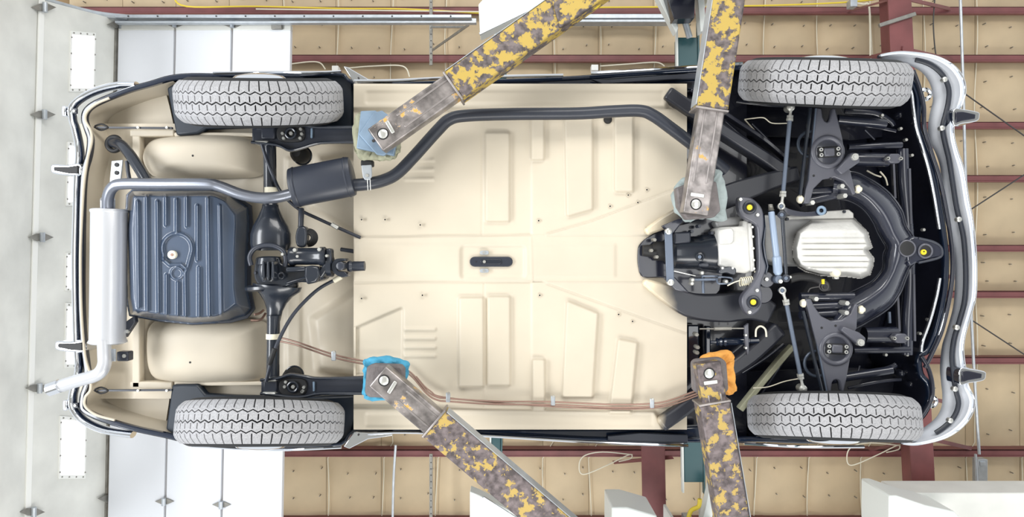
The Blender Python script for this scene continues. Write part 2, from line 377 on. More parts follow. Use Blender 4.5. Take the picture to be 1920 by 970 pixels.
# cables, pipes and wires under the roof
def wire(name, pts, rpx, m, lab, cat, group=None, n=6):
    p = crom(pts, n); mb = MB().tube([P(*q) for q in p], R(rpx, pts[0][2]), 8)
    return tag(obj(name, mb, m), lab, cat, group)
wire('yellow_cable', [(325, -8, 6.25), (350, 12, 6.25), (480, 12, 6.25), (640, 16, 6.25), (760, 17, 6.25), (905, 25, 6.25)], 1.6, 'yellowcable', 'yellow electrical cable running above the long door track', 'cable')
wire('yellow_cable', [(1060, 14, 6.25), (1250, 13, 6.25), (1450, 10, 6.25), (1590, 4, 6.25), (1660, -4, 6.25)], 1.6, 'yellowcable', 'yellow electrical cable running to the junction box beside the maroon rafter', 'cable')
wire('white_conduit', [(480, 17, 6.22), (900, 22, 6.22)], 1.2, 'cwire', 'thin white conduit under the yellow cable above the door track', 'conduit')
wire('white_conduit', [(1590, 5, 6.2), (1618, 8, 6.2), (1630, 16, 6.2), (1632, 112, 6.2)], 1.8, 'cwire', 'white conduit dropping from the junction box to the front tyre', 'conduit')
tag(obj('junction_box', MB().box(1595, 1608, -2, 12, 6.15, .08), 'galv', None, .004), 'small grey junction box on the yellow cable at top right', 'box')
wire('steel_pipe', [(1800, -20, 6.1), (1806, 170, 6.1), (1813, 420, 6.1), (1826, 690, 6.1), (1836, 852, 6.1)], 2.6, 'galv', 'long thin grey pipe along the roof beyond the front bumper', 'pipe')
wire('steel_pipe', [(1829, 852, 6.05), (1831, 900, 6.05), (1833, 958, 6.05), (1850, 975, 6.05)], 2.4, 'galv', 'short bent grey pipe at the lower right below the purlin', 'pipe')
wire('steel_pipe', [(742, 835, 6.0), (738, 900, 6.0), (736, 985, 6.0)], 2.4, 'galv', 'thin grey pipe below the car beside the lower hanger', 'pipe')
for a, b, lab in (((1798, 168, 6.3), (1925, 258, 6.3), 'thin dark brace rod slanting down at the upper right'), ((1822, 392, 6.3), (1925, 325, 6.3), 'thin dark brace rod slanting up beside the bumper middle'), ((1818, 598, 6.3), (1925, 668, 6.3), 'thin dark brace rod slanting down at the lower right')):
    tag(obj('brace_rod', MB().tube([P(*a), P(*b)], R(1.3, 6.3), 8), 'darkwire'), lab, 'rod', 'roof brace rods')
wire('dark_cable', [(1753, -5, 6.2), (1750, 40, 6.2), (1752, 80, 6.2), (1755, 105, 6.2)], 1.2, 'darkwire', 'dark cable hanging right of the maroon rafter at the top', 'cable')
for du, lab in ((0, 'loop of cream wire left of the maroon post stub below the car'), (502, 'loop of cream wire beneath the lower front tyre')):
    dv = 0 if du == 0 else -17
    wire('wire_loop', [(1186+du, 853+dv, 6.0), (1130+du, 848+dv, 6.0), (1096+du, 855+dv, 6.0), (1086+du, 872+dv, 6.0), (1094+du, 890+dv, 6.0), (1140+du, 872+dv, 6.0), (1180+du, 853+dv, 6.0), (1183+du, 860+dv, 6.0), (1160+du, 866+dv, 6.0)], 1.1, 'cwire', lab, 'wire')
wire('white_wire', [(545, 120, 6.2), (580, 116, 6.2), (600, 118, 6.2), (610, 130, 6.2)], 1.2, 'cwire', 'white wire drooping beside the upper rear tyre', 'wire')
wire('white_wire', [(1125, 124, 6.2), (1180, 120, 6.2), (1230, 117, 6.2), (1246, 124, 6.2)], 1.2, 'cwire', 'white wire drooping left of the teal lift beam', 'wire')
wire('white_wire', [(650, 128, 6.2), (700, 124, 6.2), (755, 124, 6.2), (768, 144, 6.2)], 1.2, 'cwire', 'white wire drooping above the sill behind the rear tyre', 'wire')
tag(obj('outlet_box', MB().box(1109, 1122, 121, 132, 6.15, .08), 'seam', None, .004), 'small white outlet box above the upper sill', 'box')
tag(obj('outlet_box', MB().box(622, 634, 123, 134, 6.15, .08), 'seam', None, .004), 'small white outlet box right of the upper rear tyre', 'box')
tag(obj('boxed_soffit', MB().prism([(1690, 925), (2240, 925), (2240, 1200), (1690, 1200)], 5.3, .3), 'soffit', None, .01), 'wide white boxed soffit at the lower right corner', 'soffit')
tag(obj('wall_box', MB().prism([(1667, 930), (1682, 930), (1735, 948), (1790, 960), (1812, 985), (1667, 1010)], 4.95, .4), 'wpaint', None, .01), 'white angled box in front of the soffit under the rafter foot', 'box')
tag(obj('wall_box', MB().prism([(1147, 952), (1176, 952), (1232, 968), (1232, 1010), (1147, 1010)], 4.95, .4), 'wpaint', None, .01), 'white angled box at the bottom edge below the car middle', 'box')
tag(obj('metal_stud', MB().box(1834, 1852, 862, 925, 6.1, .08).box(1838, 1848, 866, 874, 6.09, .08), 'galv', None, .004), 'pale metal stud between purlin and soffit at lower right', 'stud')

# ---- lift: overhead beams, columns, arms
for (u0, u1, d, vt, vb, lab) in ((1271, 1308, 5.5, 70, 905, 'teal overhead lift beam crossing behind the car near its front'), (930, 948, 5.5, 60, 905, 'narrow teal overhead beam crossing behind the middle of the car')):
    t = thing('lift_beam', lab, 'beam', P((u0+u1)/2, 485, d), 'overhead lift beams'); dx = 12 if u0 > 1000 else -10
    m = MB(); m.slab([P(u0, vt, d), P(u1, vt, d), P(u1+dx, vb, d), P(u0+dx, vb, d)], .12, Vector((0, 0, 1))); obj('box_beam', m, 'teal', t, .005)
    obj('edge_trim', MB().slab([P(u0-3, vt-26, d-.01), P(u0, vt-26, d-.01), P(u0+dx, vb+20, d-.01), P(u0+dx-3, vb+20, d-.01)], .05, Vector((0, 0, 1))), 'wpaint', t)
    obj('edge_trim', MB().slab([P(u1, vt-30, d-.01), P(u1+3, vt-30, d-.01), P(u1+dx+3, vb+22, d-.01), P(u1+dx, vb+22, d-.01)], .05, Vector((0, 0, 1))), 'teal', t)
def column(sgn, lab):
    y = sgn*1.95; t = thing('lift_column', lab, 'column', (1.36, y, -.3), 'lift columns')
    def b(n, x0, x1, y0, y1, z0, z1, m):
        y0, y1 = sorted((y+sgn*y0, y+sgn*y1)); mm = MB()
        mm.add([(x0, y0, z0), (x1, y0, z0), (x1, y1, z0), (x0, y1, z0), (x0, y0, z1), (x1, y0, z1), (x1, y1, z1), (x0, y1, z1)], [(0, 1, 2, 3), (7, 6, 5, 4), (0, 1, 5, 4), (1, 2, 6, 5), (2, 3, 7, 6), (3, 0, 4, 7)])
        return obj(n, mm, m, t, .004)
    b('back_plate', 1.2, 1.5, .2, .22, -.3, 5.6, 'teal'); b('side_flange', 1.2, 1.22, .0, .2, -.3, 5.6, 'wpaint'); b('side_flange', 1.48, 1.5, .0, .2, -.3, 5.6, 'wpaint')
    b('carriage', 1.24, 1.46, .02, .18, 3.15, 4.9, 'gloss'); b('hydraulic_ram', 1.32, 1.38, .03, .09, 4.9, 5.5, 'galv'); b('base_plate', 1.1, 1.6, -.1, .35, -.32, -.3, 'teal'); b('arm_carriage', .88, 1.46, -.3, .0, 2.7, 3.1, 'teal')
    return t
cu = column(-1, 'lift column at the upper edge with two chipped yellow swing arms'); cl = column(1, 'lift column at the lower edge with two worn brown swing arms')
t = thing('lift_cover', 'white sheet metal lift cover beside the upper left yellow arm', 'cover', P(945, 30, 4.4), 'white lift covers')
obj('cover_sheet', MB().prism([(897, 8), (926, -25), (1060, -60), (1060, -10), (900, 66)], 4.4, .12), 'wpaint', t, .006); obj('edge_strip', MB().bar((899, 63, 4.39), (1000, 14, 4.39), 4, .02), 'galv', t)
t = thing('lift_cover', 'white sheet metal lift cover beside the lower left yellow arm', 'cover', P(930, 960, 4.4), 'white lift covers')
obj('cover_sheet', MB().prism([(881, 922), (900, 930), (990, 975), (1000, 1030), (881, 1030)], 4.4, .12), 'wpaint', t, .006); obj('edge_strip', MB().bar((906, 934, 4.39), (975, 978, 4.39), 4, .02), 'galv', t)
t = cu
obj('flap', MB().prism([(1226, -20), (1238, -20), (1272, 52), (1268, 62)], 5.3, .1), 'wpaint', t, .004); obj('flap', MB().prism([(1306, -25), (1320, -25), (1323, 55), (1314, 60)], 5.3, .1), 'wpaint', t, .004)
obj('carriage_box', MB().prism([(1246, -20), (1304, -20), (1302, 34), (1264, 36)], 5.2, .12), 'gloss', t, .004)
obj('hydraulic_tube', MB().tube([P(1281, 30, 5.35), P(1293, 70, 5.42)], R(6, 5.4), 12), 'galv', t)
t = cl
obj('flap', MB().prism([(1332, 912), (1340, 915), (1334, 1000), (1312, 1000)], 5.3, .1), 'wpaint', t, .004); obj('yellow_hose', MB().tube(crom([P(1290, 975, 5.2), P(1296, 958, 5.2), P(1310, 950, 5.2), P(1312, 936, 5.2)], 5), R(4, 5.2), 10), 'yellowcable', t)

DA = 2.9
def lift_arm(col, lab, tip, collar, end, pin, slot, sl_ang, wi, m_in, m_out, w2=None, extra=None):
    A = np.array(tip, float); B = np.array(collar, float); E = np.array(end, float)
    d = (B-A)/np.linalg.norm(B-A); n = np.array((-d[1], d[0])); d2 = (E-B)/np.linalg.norm(E-B); nn = np.array((-d2[1], d2[0]))
    hw = wi/2; h2 = (w2 or wi+8)/2; B2 = B+d2*26; D2 = DA-.018
    t = obj('lift_arm', MB().prism([tuple(B-nn*h2), tuple(E-nn*h2), tuple(E+nn*h2), tuple(B+nn*h2)], D2, .11), m_out, col, .008); t['label'] = lab
    obj('inner_beam', MB().prism([tuple(A-n*hw), tuple(B2-n*hw), tuple(B2+n*hw), tuple(A+n*hw)], DA, .075), m_in, t, .006)
    for k in (-.32, .18): obj('beam_rail', MB().prism([tuple(A+d*60+n*wi*k), tuple(B+n*wi*k), tuple(B+n*wi*(k+.07)), tuple(A+d*60+n*wi*(k+.07))], DA-.003, .01), 'wornsteel', t, .002)
    obj('sleeve_lip', MB().prism([tuple(B-nn*(h2+1.5)-d2*2), tuple(B-nn*(h2+1.5)+d2*2), tuple(B+nn*(h2+1.5)+d2*2), tuple(B+nn*(h2+1.5)-d2*2)], D2-.004, .118), 'wornsteel', t, .003)
    obj('edge_weld', MB().prism([tuple(B-nn*(h2+2)+d2*4), tuple(E-nn*(h2+2)), tuple(E-nn*h2), tuple(B-nn*h2+d2*4)], D2+.006, .09), 'galv', t, .002)
    obj('pin_collar', MB().torus(*pin, DA-.001, 9.6, 1.4, 24, 6), 'rubber', t)
    obj('pivot_pin', MB().disc(*pin, DA-.004, 8.6, .04, 24, .004), 'steel', t)
    a = math.radians(sl_ang); c, s = math.cos(a), math.sin(a)
    obj('weld_bar', MB().prism([(slot[0]+x*c-y*s, slot[1]+x*s+y*c) for x, y in ((-13, -3.6), (13, -3.6), (13, 3.6), (-13, 3.6))], DA-.006, .02), 'steel', t, .003)
    return t
ul = lift_arm(cu, 'chipped yellow lift arm reaching slantwise to the upper rear pad', (703, 263), (849, 160), (1480, -288), (718, 251), (731, 238), 60, 51, 'flakeC', 'flakeA', 60)
ur = lift_arm(cu, 'yellow lift arm coming straight down to the upper front pad', (1305, 402), (1336, 204), (1414, -300), (1305, 383), (1308, 366), 8, 48, 'flakeC', 'flakeA', 60)
ll = lift_arm(cl, 'worn lift arm reaching slantwise to the lower rear pad', (707, 706), (813, 796), (1382, 1280), (720, 714), (735, 727), -58, 50, 'flakeC', 'flakeB', 64)
lr = lift_arm(cl, 'brown lift arm coming straight up to the lower front pad', (1329, 681), (1341, 757), (1430, 1285), (1330, 701), (1333, 718), -7, 46, 'flakeB', 'flakeB', 58)
obj('third_section', MB().prism([(1035, 0), (1090, -40), (1150, -40), (1128, 0), (1050, 52)], DA-.03, .05), 'flakeA', ul, .006)
obj('yellow_hook', MB().tube(crom([P(1097, -5, 2.95), P(1104, 8, 2.95), P(1116, 12, 2.95), P(1130, -5, 2.95)], 5), R(5, 2.95), 10), 'yellowcable', ul)
# pads under the arm tips
obj('pad_plate', MB().prism([(676, 208), (704, 207), (741, 240), (744, 262), (738, 292), (668, 278)], 2.985, .03), 'padblue', ul, .004)
obj('pad_plate', MB().prism([(672, 252), (700, 211), (716, 207), (737, 222), (748, 268), (720, 292), (706, 290)], 2.978, .02), 'padblue', ul, .004)
obj('plate_bolt', MB().disc(700, 264, 2.974, 3, .02, 12), 'darkwire', ul)
obj('rubber_pad', MB().prism([(1268, 352), (1284, 346), (1344, 340), (1352, 395), (1340, 408), (1288, 412), (1272, 388)], 2.98, .06), 'padgrey', ur, .008)
obj('rubber_pad', MB().prism([(687, 688), (700, 684), (752, 686), (757, 694), (757, 742), (748, 748), (690, 746), (683, 738)], 2.98, .06), 'padgrey', ll, .01)
obj('rubber_pad', MB().prism([(1300, 682), (1306, 676), (1354, 672), (1363, 680), (1367, 732), (1360, 738), (1312, 742), (1302, 734)], 2.98, .06), 'padgrey', lr, .01)
def cloth(name, poly, D, h, m, lab, amp=2.2, seed=1):
    """folded rag: a wavy-edged crumpled sheet with depth"""
    rnd = random.Random(seed); pts = crom(poly, 7, True); n = len(pts); c = np.mean(pts, 0); mb = MB(); rings = 7; vs_ = []; fs = []
    ph = [rnd.uniform(0, 6.28) for _ in range(6)]
    for r in range(rings):
        k = [1.0, 1.03, 1.0, .9, .75, .5, .2][r]; z = [h, h*.5, .012, .0, .004, .006, .004][r]
        for i in range(n):
            a = i/n*2*PI; wv = amp*(math.sin(9*a+ph[0])+.7*math.sin(15*a+ph[1])+.5*math.sin(23*a+ph[2]))*(.5 if r > 2 else 1)
            d = np.array(pts[i])-c; L_ = np.linalg.norm(d)+1e-6; p = c+d*k+d/L_*wv*.55
            q = P(p[0], p[1], D); q.z += z+.007*math.sin(11*a+ph[3]+r)+.005*math.sin(17*a+ph[4]-r*1.3); vs_.append(q)
    for r in range(rings-1):
        for i in range(n): fs.append((r*n+i, r*n+(i+1) % n, (r+1)*n+(i+1) % n, (r+1)*n+i))
    fs.append(tuple(range((rings-1)*n, rings*n))); fs.append(tuple(range(n-1, -1, -1)))
    mb.add(vs_, fs); return tag(obj(name, mb, m, None, 0, 80), lab, 'cloth')
cloth('folded_cloth', [(664, 222), (700, 209), (742, 240), (750, 270), (738, 296), (706, 299), (668, 290)], 3.02, .03, 'clothgreen', 'olive grey rag folded over the upper rear lift pad', 1.6, 2)
cloth('folded_cloth', [(683, 677), (722, 671), (762, 682), (762, 706), (756, 730), (742, 750), (692, 752), (679, 740), (681, 702)], 3.035, .05, 'clothblue', 'bright blue cloth wrapped around the lower rear lift pad', 1.8, 3)
cloth('folded_cloth', [(1304, 684), (1335, 665), (1374, 662), (1378, 690), (1380, 738), (1345, 738), (1314, 736), (1303, 712)], 3.035, .05, 'clothorange', 'orange cloth folded behind the lower front lift pad', 1.6, 4)
cloth('folded_cloth', [(1266, 356), (1290, 330), (1342, 316), (1360, 340), (1362, 410), (1320, 408), (1290, 414), (1267, 388)], 3.035, .05, 'clothgrey', 'grey green cloth draped around the upper front lift pad', 2.0, 5)
# ================================================================== THE CAR
car = thing('car', 'dark classic car with beige floor pan raised on the lift arms', 'car', P(960, 485, 3.3))
DB = 3.3
OUT = [(146, 485), (148, 370), (152, 320), (160, 290), (163, 262), (158, 245), (152, 225), (155, 207), (170, 192), (200, 178), (240, 163), (280, 152), (318, 141), (360, 137), (430, 138), (490, 138), (570, 137), (640, 136), (662, 150), (740, 153), (850, 150), (960, 147), (1080, 142), (1190, 134), (1300, 128), (1390, 122), (1450, 114), (1540, 110), (1640, 112), (1690, 122), (1708, 140), (1722, 163), (1729, 190), (1727, 232), (1735, 263), (1755, 320), (1768, 390), (1778, 460), (1780, 500), (1776, 555), (1762, 620), (1745, 660), (1730, 672), (1732, 700), (1746, 718), (1750, 747), (1738, 778), (1712, 803), (1680, 822), (1600, 832), (1500, 832), (1410, 829), (1300, 830), (1100, 828), (900, 820), (740, 812), (665, 812), (640, 836), (560, 840), (490, 840), (420, 838), (362, 834), (309, 822), (257, 811), (216, 800), (180, 788), (155, 775), (148, 763), (150, 740), (158, 715), (156, 690), (151, 650), (148, 610), (146, 560)]
OUTs = crom(OUT, 4, True)
def inset(poly, d):
    n = len(poly); out = []
    for i in range(n):
        a = np.array(poly[i-1]); b = np.array(poly[i]); c = np.array(poly[(i+1) % n])
        t = (c-a)/(np.linalg.norm(c-a)+1e-9); nn = np.array((-t[1], t[0]))
        out.append(tuple(b+nn*(d(b) if callable(d) else d)))
    return out
def rimw(b):
    x = b[0]
    return 9 if x < 350 else (6 if x < 660 else (8 if x < 1400 else 9))
IN = inset(OUTs, rimw)
# fender skin: rim lip and outer skin going up and slightly out, then a closing deck above everything
m = MB(); m.ring(OUTs, IN, DB, .03); obj('body_lip', m, 'navy', car, .006, 60)
m = MB(); n = len(OUTs); a = [P(u, v, DB+.012) for u, v in OUTs]; lev = []
for z, k in ((0, 1), (.12, 1.012), (.3, 1.02), (.5, 1.0)):
    lev += [Vector((p.x*k, p.y*k, DB+.012+z)) for p in a]
m.add(lev, [(j*n+i, j*n+(i+1) % n, (j+1)*n+(i+1) % n, (j+1)*n+i) for j in range(3) for i in range(n)]+[tuple(range(3*n, 4*n))])
obj('body_skin', m, 'navy', car, 0, 60)
# inner liners: beige at the rear, black at the front
def wall(i0, i1, z0, z1, name, mt, k=1.0):
    q = [IN[i % n] for i in range(i0, i1+1)]; mm = MB(); A = [P(u, v, DB+z0) for u, v in q]; B = [Vector((p.x*k, p.y*k, DB+z1)) for p in A]
    mm.add(A+B, [(i, i+1, i+1+len(q), i+len(q)) for i in range(len(q)-1)]); return obj(name, mm, mt, car, 0, 60)
wall(61*4, n+12*4, .02, .2, 'trunk_side_liner', 'beige', .985)
wall(27*4, 51*4, .02, .42, 'engine_bay_liner', 'gloss', .99)
obj('engine_bay_roof', MB().prism([(u*.9+960*.1, v*.9+485*.1) for u, v in OUT if u > 1200], 3.75, .02), 'gloss', car)
obj('inner_panel', MB().prism([(1200, 150), (1330, 140), (1400, 128), (1400, 832), (1300, 824), (1200, 815)], 3.42, .02), 'gloss', car)
obj('fender_liner', MB().prism([(1330, 125), (1680, 125), (1722, 165), (1722, 250), (1600, 262), (1330, 250)], 3.6, .02), 'gloss', car)
obj('fender_liner', MB().prism([(1330, 700), (1600, 690), (1722, 700), (1735, 760), (1690, 815), (1330, 830)], 3.6, .02), 'gloss', car)
# sill plates, trim strips
for pts in ([(660, 151), (740, 154), (960, 148), (1190, 136), (1320, 128), (1320, 170), (1190, 166), (660, 164)], [(663, 800), (900, 806), (1230, 804), (1320, 800), (1320, 831), (1100, 829), (900, 821), (740, 813), (663, 812)]):
    obj('sill', MB().prism(pts, 3.31, .05), 'navy', car, .01)
for pts in ([(664, 152), (740, 151), (820, 147), (960, 143), (1056, 141)], [(1108, 137), (1200, 131), (1319, 124), (1392, 119)], [(690, 814), (760, 811), (900, 817), (1100, 829), (1290, 836)], [(1395, 832), (1500, 838), (1620, 838)], [(400, 137), (500, 136), (600, 136), (640, 134)], [(360, 836), (480, 843), (560, 843), (640, 839)]):
    obj('sill_trim', MB().tube(px(crom(pts, 5), 3.27), R(3, 3.27), 8), 'chrome', car)
for pts in ([(644, 124), (652, 126), (690, 148), (735, 150), (735, 155), (664, 157)], [(644, 838), (664, 810), (735, 812), (735, 818), (690, 824), (655, 842)]):
    o = obj('jacking_bracket', MB().prism(pts, 3.27, .03), 'chrome', car, .003)
    for k in ((.35, .45), (.55, .7)):
        u = pts[0][0]+(pts[-2][0]-pts[0][0])*k[0]; v = pts[0][1]+(pts[-2][1]-pts[0][1])*k[1]
    obj('bolt', MB().disc(672, 146 if pts[0][1] < 400 else 816, 3.265, 2, .01, 8), 'darkwire', o)
for pts in ([(1108, 148), (1140, 150), (1210, 144), (1318, 136), (1318, 146), (1200, 153), (1130, 158)], [(1140, 818), (1200, 812), (1290, 816), (1290, 832), (1140, 833)]):
    obj('sill_flap', MB().prism(pts, 3.275, .02), 'satin', car, .004)
# ---- floor pan: one stamped sheet
u = np.linspace(663, 1288, 300); v = np.linspace(157, 806, 310); U, V = np.meshgrid(u, v); H = np.zeros(U.shape)
def stamp(poly, h, soft=4, ro=4):
    global H
    d = polysdf(U, V, poly)-ro; H += h*sst(.5-d/(2*soft))
RT = [(663, 160), (663, 201), (1245, 199), (1262, 166), (1255, 160)]
stamp(RT, .022, 4); stamp(rect(690, 1240, 176, 190), -.006, 4)
stamp([(663, 768), (663, 806), (1240, 806), (1225, 775)], .022, 4); stamp(rect(690, 1220, 780, 796), -.006, 4)
TUN = [(663, 445), (1020, 441), (1110, 415), (1300, 342), (1300, 630), (1120, 566), (1015, 528), (663, 530)]
stamp(TUN, .012, 1.6, 0); H += -.006*sst(1-seglist(U, V, TUN[:4])/1.6)-.006*sst(1-seglist(U, V, TUN[4:])/1.6)
stamp(rect(675, 1150, 462, 516), .006, 5)
stamp(rect(872, 976, 470, 514), -.014, 5, 8)
for q, h in ((rect(914, 952, 252, 412), .013), (rect(999, 1017, 215, 296), .014), ([(1062, 212), (1108, 212), (1108, 390), (1066, 402)], .014), (rect(1156, 1184, 208, 356), .015),
             (rect(864, 903, 562, 722), .014), (rect(918, 953, 560, 720), .013), (rect(1002, 1018, 678, 764), .016), ([(1066, 569), (1118, 590), (1108, 742), (1058, 742)], .015), ([(1162, 640), (1192, 646), (1180, 772), (1146, 772)], .016),
             ([(660, 622), (752, 582), (750, 700), (660, 700)], -.010)): stamp(q, h*1.5, 2.6)
for y in (618, 635, 652, 668): stamp(rect(760, 815, y-1, y+1), .010, 3, 2)
for y in (300, 318, 336): stamp(rect(760, 812, y-1, y+1), .006, 3, 2)
H += .007*sst((U-994)/5)*(V < 441)*(V > 205)+.007*sst((U-994)/5)*(V > 530)*(V < 765)
for pts in ([(904, 226), (904, 442)], [(908, 532), (908, 768)], [(996, 446), (997, 529)]): H += (.005 if pts[0][0] == 996 else -.004)*sst(1-seglist(U, V, pts)/2)
rs = np.random.RandomState(3)
for _ in range(26):
    cu, cv, s_ = rs.uniform(663, 1288), rs.uniform(205, 770), rs.uniform(25, 70); H += rs.uniform(-.003, .003)*np.exp(-((U-cu)**2+(V-cv)**2)/s_**2)
pan = obj('floor_pan', grid(u, v, 3.25-H), 'beige', car, 0, 180)
def skirt(pts, D, h, name, mt, par): return obj(name, MB().prism(pts, D, h), mt, par)
obj('pan_edge', MB().prism([(663, 157), (667, 157), (667, 806), (663, 806)], 3.252, .05), 'beige', pan)
for (a, b) in ((722, 412), (788, 422), (1010, 414), (1144, 387), (1178, 366), (1213, 356), (1196, 380), (678, 412), (678, 560), (792, 554), (1012, 554), (1160, 590), (1186, 603), (688, 184), (1010, 190), (690, 784), (932, 705), (1176, 707)):
    b_ = obj('pan_plug', MB().torus(a, b, 3.238, 2.2, .9, 14, 6), 'beige', pan); obj('plug_hole', MB().disc(a, b, 3.236, 1.5, .01, 10), 'rubber', pan)
for (a, b) in ((1140, 224),): obj('rubber_grommet', MB().disc(a, b, 3.235, 8, .02, 20, .01), 'rubber', pan)
def stadium(u, v, L, r, n=8):
    return [(u+L+r*math.cos(t), v+r*math.sin(t)) for t in np.linspace(-PI/2, PI/2, n)]+[(u-L+r*math.cos(t), v+r*math.sin(t)) for t in np.linspace(PI/2, 3*PI/2, n)]
ap = obj('access_plate', MB().prism(stadium(921, 491, 31, 9.5), 3.235, .02), 'satin', car, .003)
obj('plate_slot', MB().prism(stadium(921, 491, 15, 5), 3.231, .01), 'axle', ap, .002); obj('plate_bolt', MB().disc(908, 491, 3.226, 3, .01, 12), 'steel', ap); obj('plate_hole', MB().disc(893, 491, 3.233, 1.3, .006, 8), 'rubber', ap)
for y in (474, 508):
    q = obj('slotted_washer', MB().prism(stadium(908, y, 5, 3.6), 3.232, .012), 'galv', car, .001); obj('stud', MB().disc(907, y, 3.226, 2.4, .01, 10), 'steel', q)

# ---- rear floor and boot wells
u = np.linspace(150, 690, 170); v = np.linspace(232, 748, 170); U, V = np.meshgrid(u, v); H = np.zeros(U.shape)
stamp([(585, 385), (690, 445), (690, 300), (600, 300)], .045, 7); stamp([(590, 600), (690, 535), (690, 700), (600, 690)], .045, 9)
stamp(rect(540, 560, 300, 700), .012, 4); stamp(rect(178, 240, 240, 740), -.02, 10)
for _ in range(40):
    cu, cv, s_ = rs.uniform(400, 680), rs.uniform(250, 730), rs.uniform(10, 34); H += rs.uniform(-.008, .008)*np.exp(-((U-cu)**2+(V-cv)**2)/s_**2)
obj('rear_floor', grid(u, v, 3.42-H), 'beige', car, 0, 180)
for pts in ([(160, 222), (185, 208), (240, 186), (309, 166), (318, 200), (330, 256), (240, 256), (200, 260), (172, 252)], [(162, 747), (178, 730), (200, 722), (240, 716), (322, 716), (316, 760), (309, 806), (263, 798), (216, 788), (166, 768)]):
    obj('quarter_well', MB().prism(pts, 3.46, .02), 'beige', car)
def pod(pts, D, h, name, mt, par, rings=6, sm=8, power=2.2):
    """pillowy pressed shape bulging towards the ground"""
    p = crom(pts, sm, True); c = np.mean(p, 0); nn = len(p); mm = MB(); vs_ = []; fs = []
    for r in range(rings+1):
        t = r/rings; k = 1-t*.9; z = -h*(1-(1-t)**power)
        vs_ += [P(c[0]+(x-c[0])*k, c[1]+(y-c[1])*k, D)+Vector((0, 0, z)) for x, y in p]
    fs = [(r*nn+i, r*nn+(i+1) % nn, (r+1)*nn+(i+1) % nn, (r+1)*nn+i) for r in range(rings) for i in range(nn)]+[tuple(range(rings*nn, (rings+1)*nn))]
    mm.add(vs_, fs); return obj(name, mm, mt, par, 0, 60)
p1 = pod([(266, 290), (285, 264), (330, 254), (400, 251), (470, 255), (494, 270), (496, 318), (480, 332), (420, 335), (330, 334), (290, 331), (270, 312)], 3.40, .10, 'boot_well', 'beige', car, 7, 8, 4)
p2 = pod([(274, 640), (282, 610), (320, 596), (420, 596), (490, 602), (504, 622), (505, 690), (492, 714), (440, 720), (360, 722), (300, 714), (278, 690)], 3.40, .10, 'boot_well', 'beige', car, 7, 8, 4)
obj('plug_hole', MB().disc(361, 292, 3.298, 2, .008, 8), 'rubber', p1); obj('plug_hole', MB().disc(356, 680, 3.298, 2, .008, 8), 'rubber', p2)
for q in (rect(247, 262, 254, 336), rect(247, 262, 596, 728), rect(243, 326, 243, 256), rect(243, 323, 716, 729), rect(326, 660, 248, 256), rect(326, 660, 716, 724)):
    obj('floor_rail', MB().prism(q, 3.36, .05), 'beige', car, .006)
for s, y in ((1, 239), (-1, 733)):
    l = obj('strap_bar', MB().bar((182, y, 3.33), (322, y+s*1, 3.33), 3.5, .015), 'satin', car)
    obj('strap_loop', MB().tube(crom(px([(178, y-2), (190, y-6), (202, y), (190, y+5), (180, y+1)], 3.33), 5, True), R(1.8, 3.33), 8), 'rubber', l)
    for x in (258, 312): obj('bolt', MB().disc(x, y, 3.322, 2.6, .012, 10), 'steel', l)
# wheel arch liners
for pts in ([(312, 165), (348, 141), (640, 136), (662, 152), (662, 246), (580, 248), (470, 238), (385, 241), (370, 251), (330, 254)], [(322, 722), (370, 721), (385, 740), (440, 743), (560, 746), (672, 742), (661, 812), (640, 834), (350, 834), (310, 806)]):
    obj('wheel_arch', MB().prism(pts, 3.335, .05), 'arch', car, .01)

# ---- fuel tank
TK = [(240, 366), (248, 358), (395, 357), (430, 362), (468, 388), (470, 420), (466, 480), (466, 540), (474, 580), (462, 594), (432, 602), (360, 606), (300, 600), (244, 590), (239, 560), (236, 430)]
u = np.linspace(232, 480, 190); v = np.linspace(352, 612, 190); U, V = np.meshgrid(u, v)
d = polysdf(U, V, TK); H = .15*sst(-d/(12+26*sst((U-400)/60)))**.55-.02*sst((d+1)/1); H += .04*sst((450-U)/60)
for pts in ([(258, 378), (260, 576)], [(275, 366), (276, 582)], [(295, 378), (297, 585)], [(311, 364), (311, 422)], [(312, 516), (312, 596)], [(331, 374), (331, 434)], [(333, 530), (333, 596)], [(350, 362), (350, 424)], [(370, 386), (370, 488)], [(373, 502), (373, 594)], [(390, 372), (393, 596)], [(412, 386), (415, 592)],
            [(306, 486)]+[(332+28*math.cos(t), 466+28*math.sin(t)) for t in np.linspace(PI*.86, PI*2, 14)]+[(360, 470), (352, 500), (347, 512), (348, 598)], [(306, 486), (318, 497), (340, 496), (347, 503)]):
    H += .013*sst(1.2-seglist(U, V, pts)/3.4)
H += .008*sst(1.2-abs(np.hypot(U-332, V-513)-11)/2.6)
Dt = 3.34-H; mm = grid(u, v, Dt)
keep = (d < 3); nn = len(u); mm.f = [f for f in mm.f if keep.ravel()[f[0]] and keep.ravel()[f[2]] and keep.ravel()[f[1]] and keep.ravel()[f[3]]]
tk = obj('fuel_tank', mm, 'tank', car, 0, 180)
obj('tank_flange', MB().ring(inset(TK, -4), inset(TK, 3), 3.33, .012), 'satin', tk, .002)
obj('drain_plug', MB().disc(322, 478, 3.135, 8, .03, 20, .006), 'cream', tk); obj('plug_socket', MB().disc(322, 478, 3.127, 3, .01, 6), 'brown', tk); obj('sender_boss', MB().disc(331, 513, 3.152, 6, .02, 6), 'tank', tk, .002)
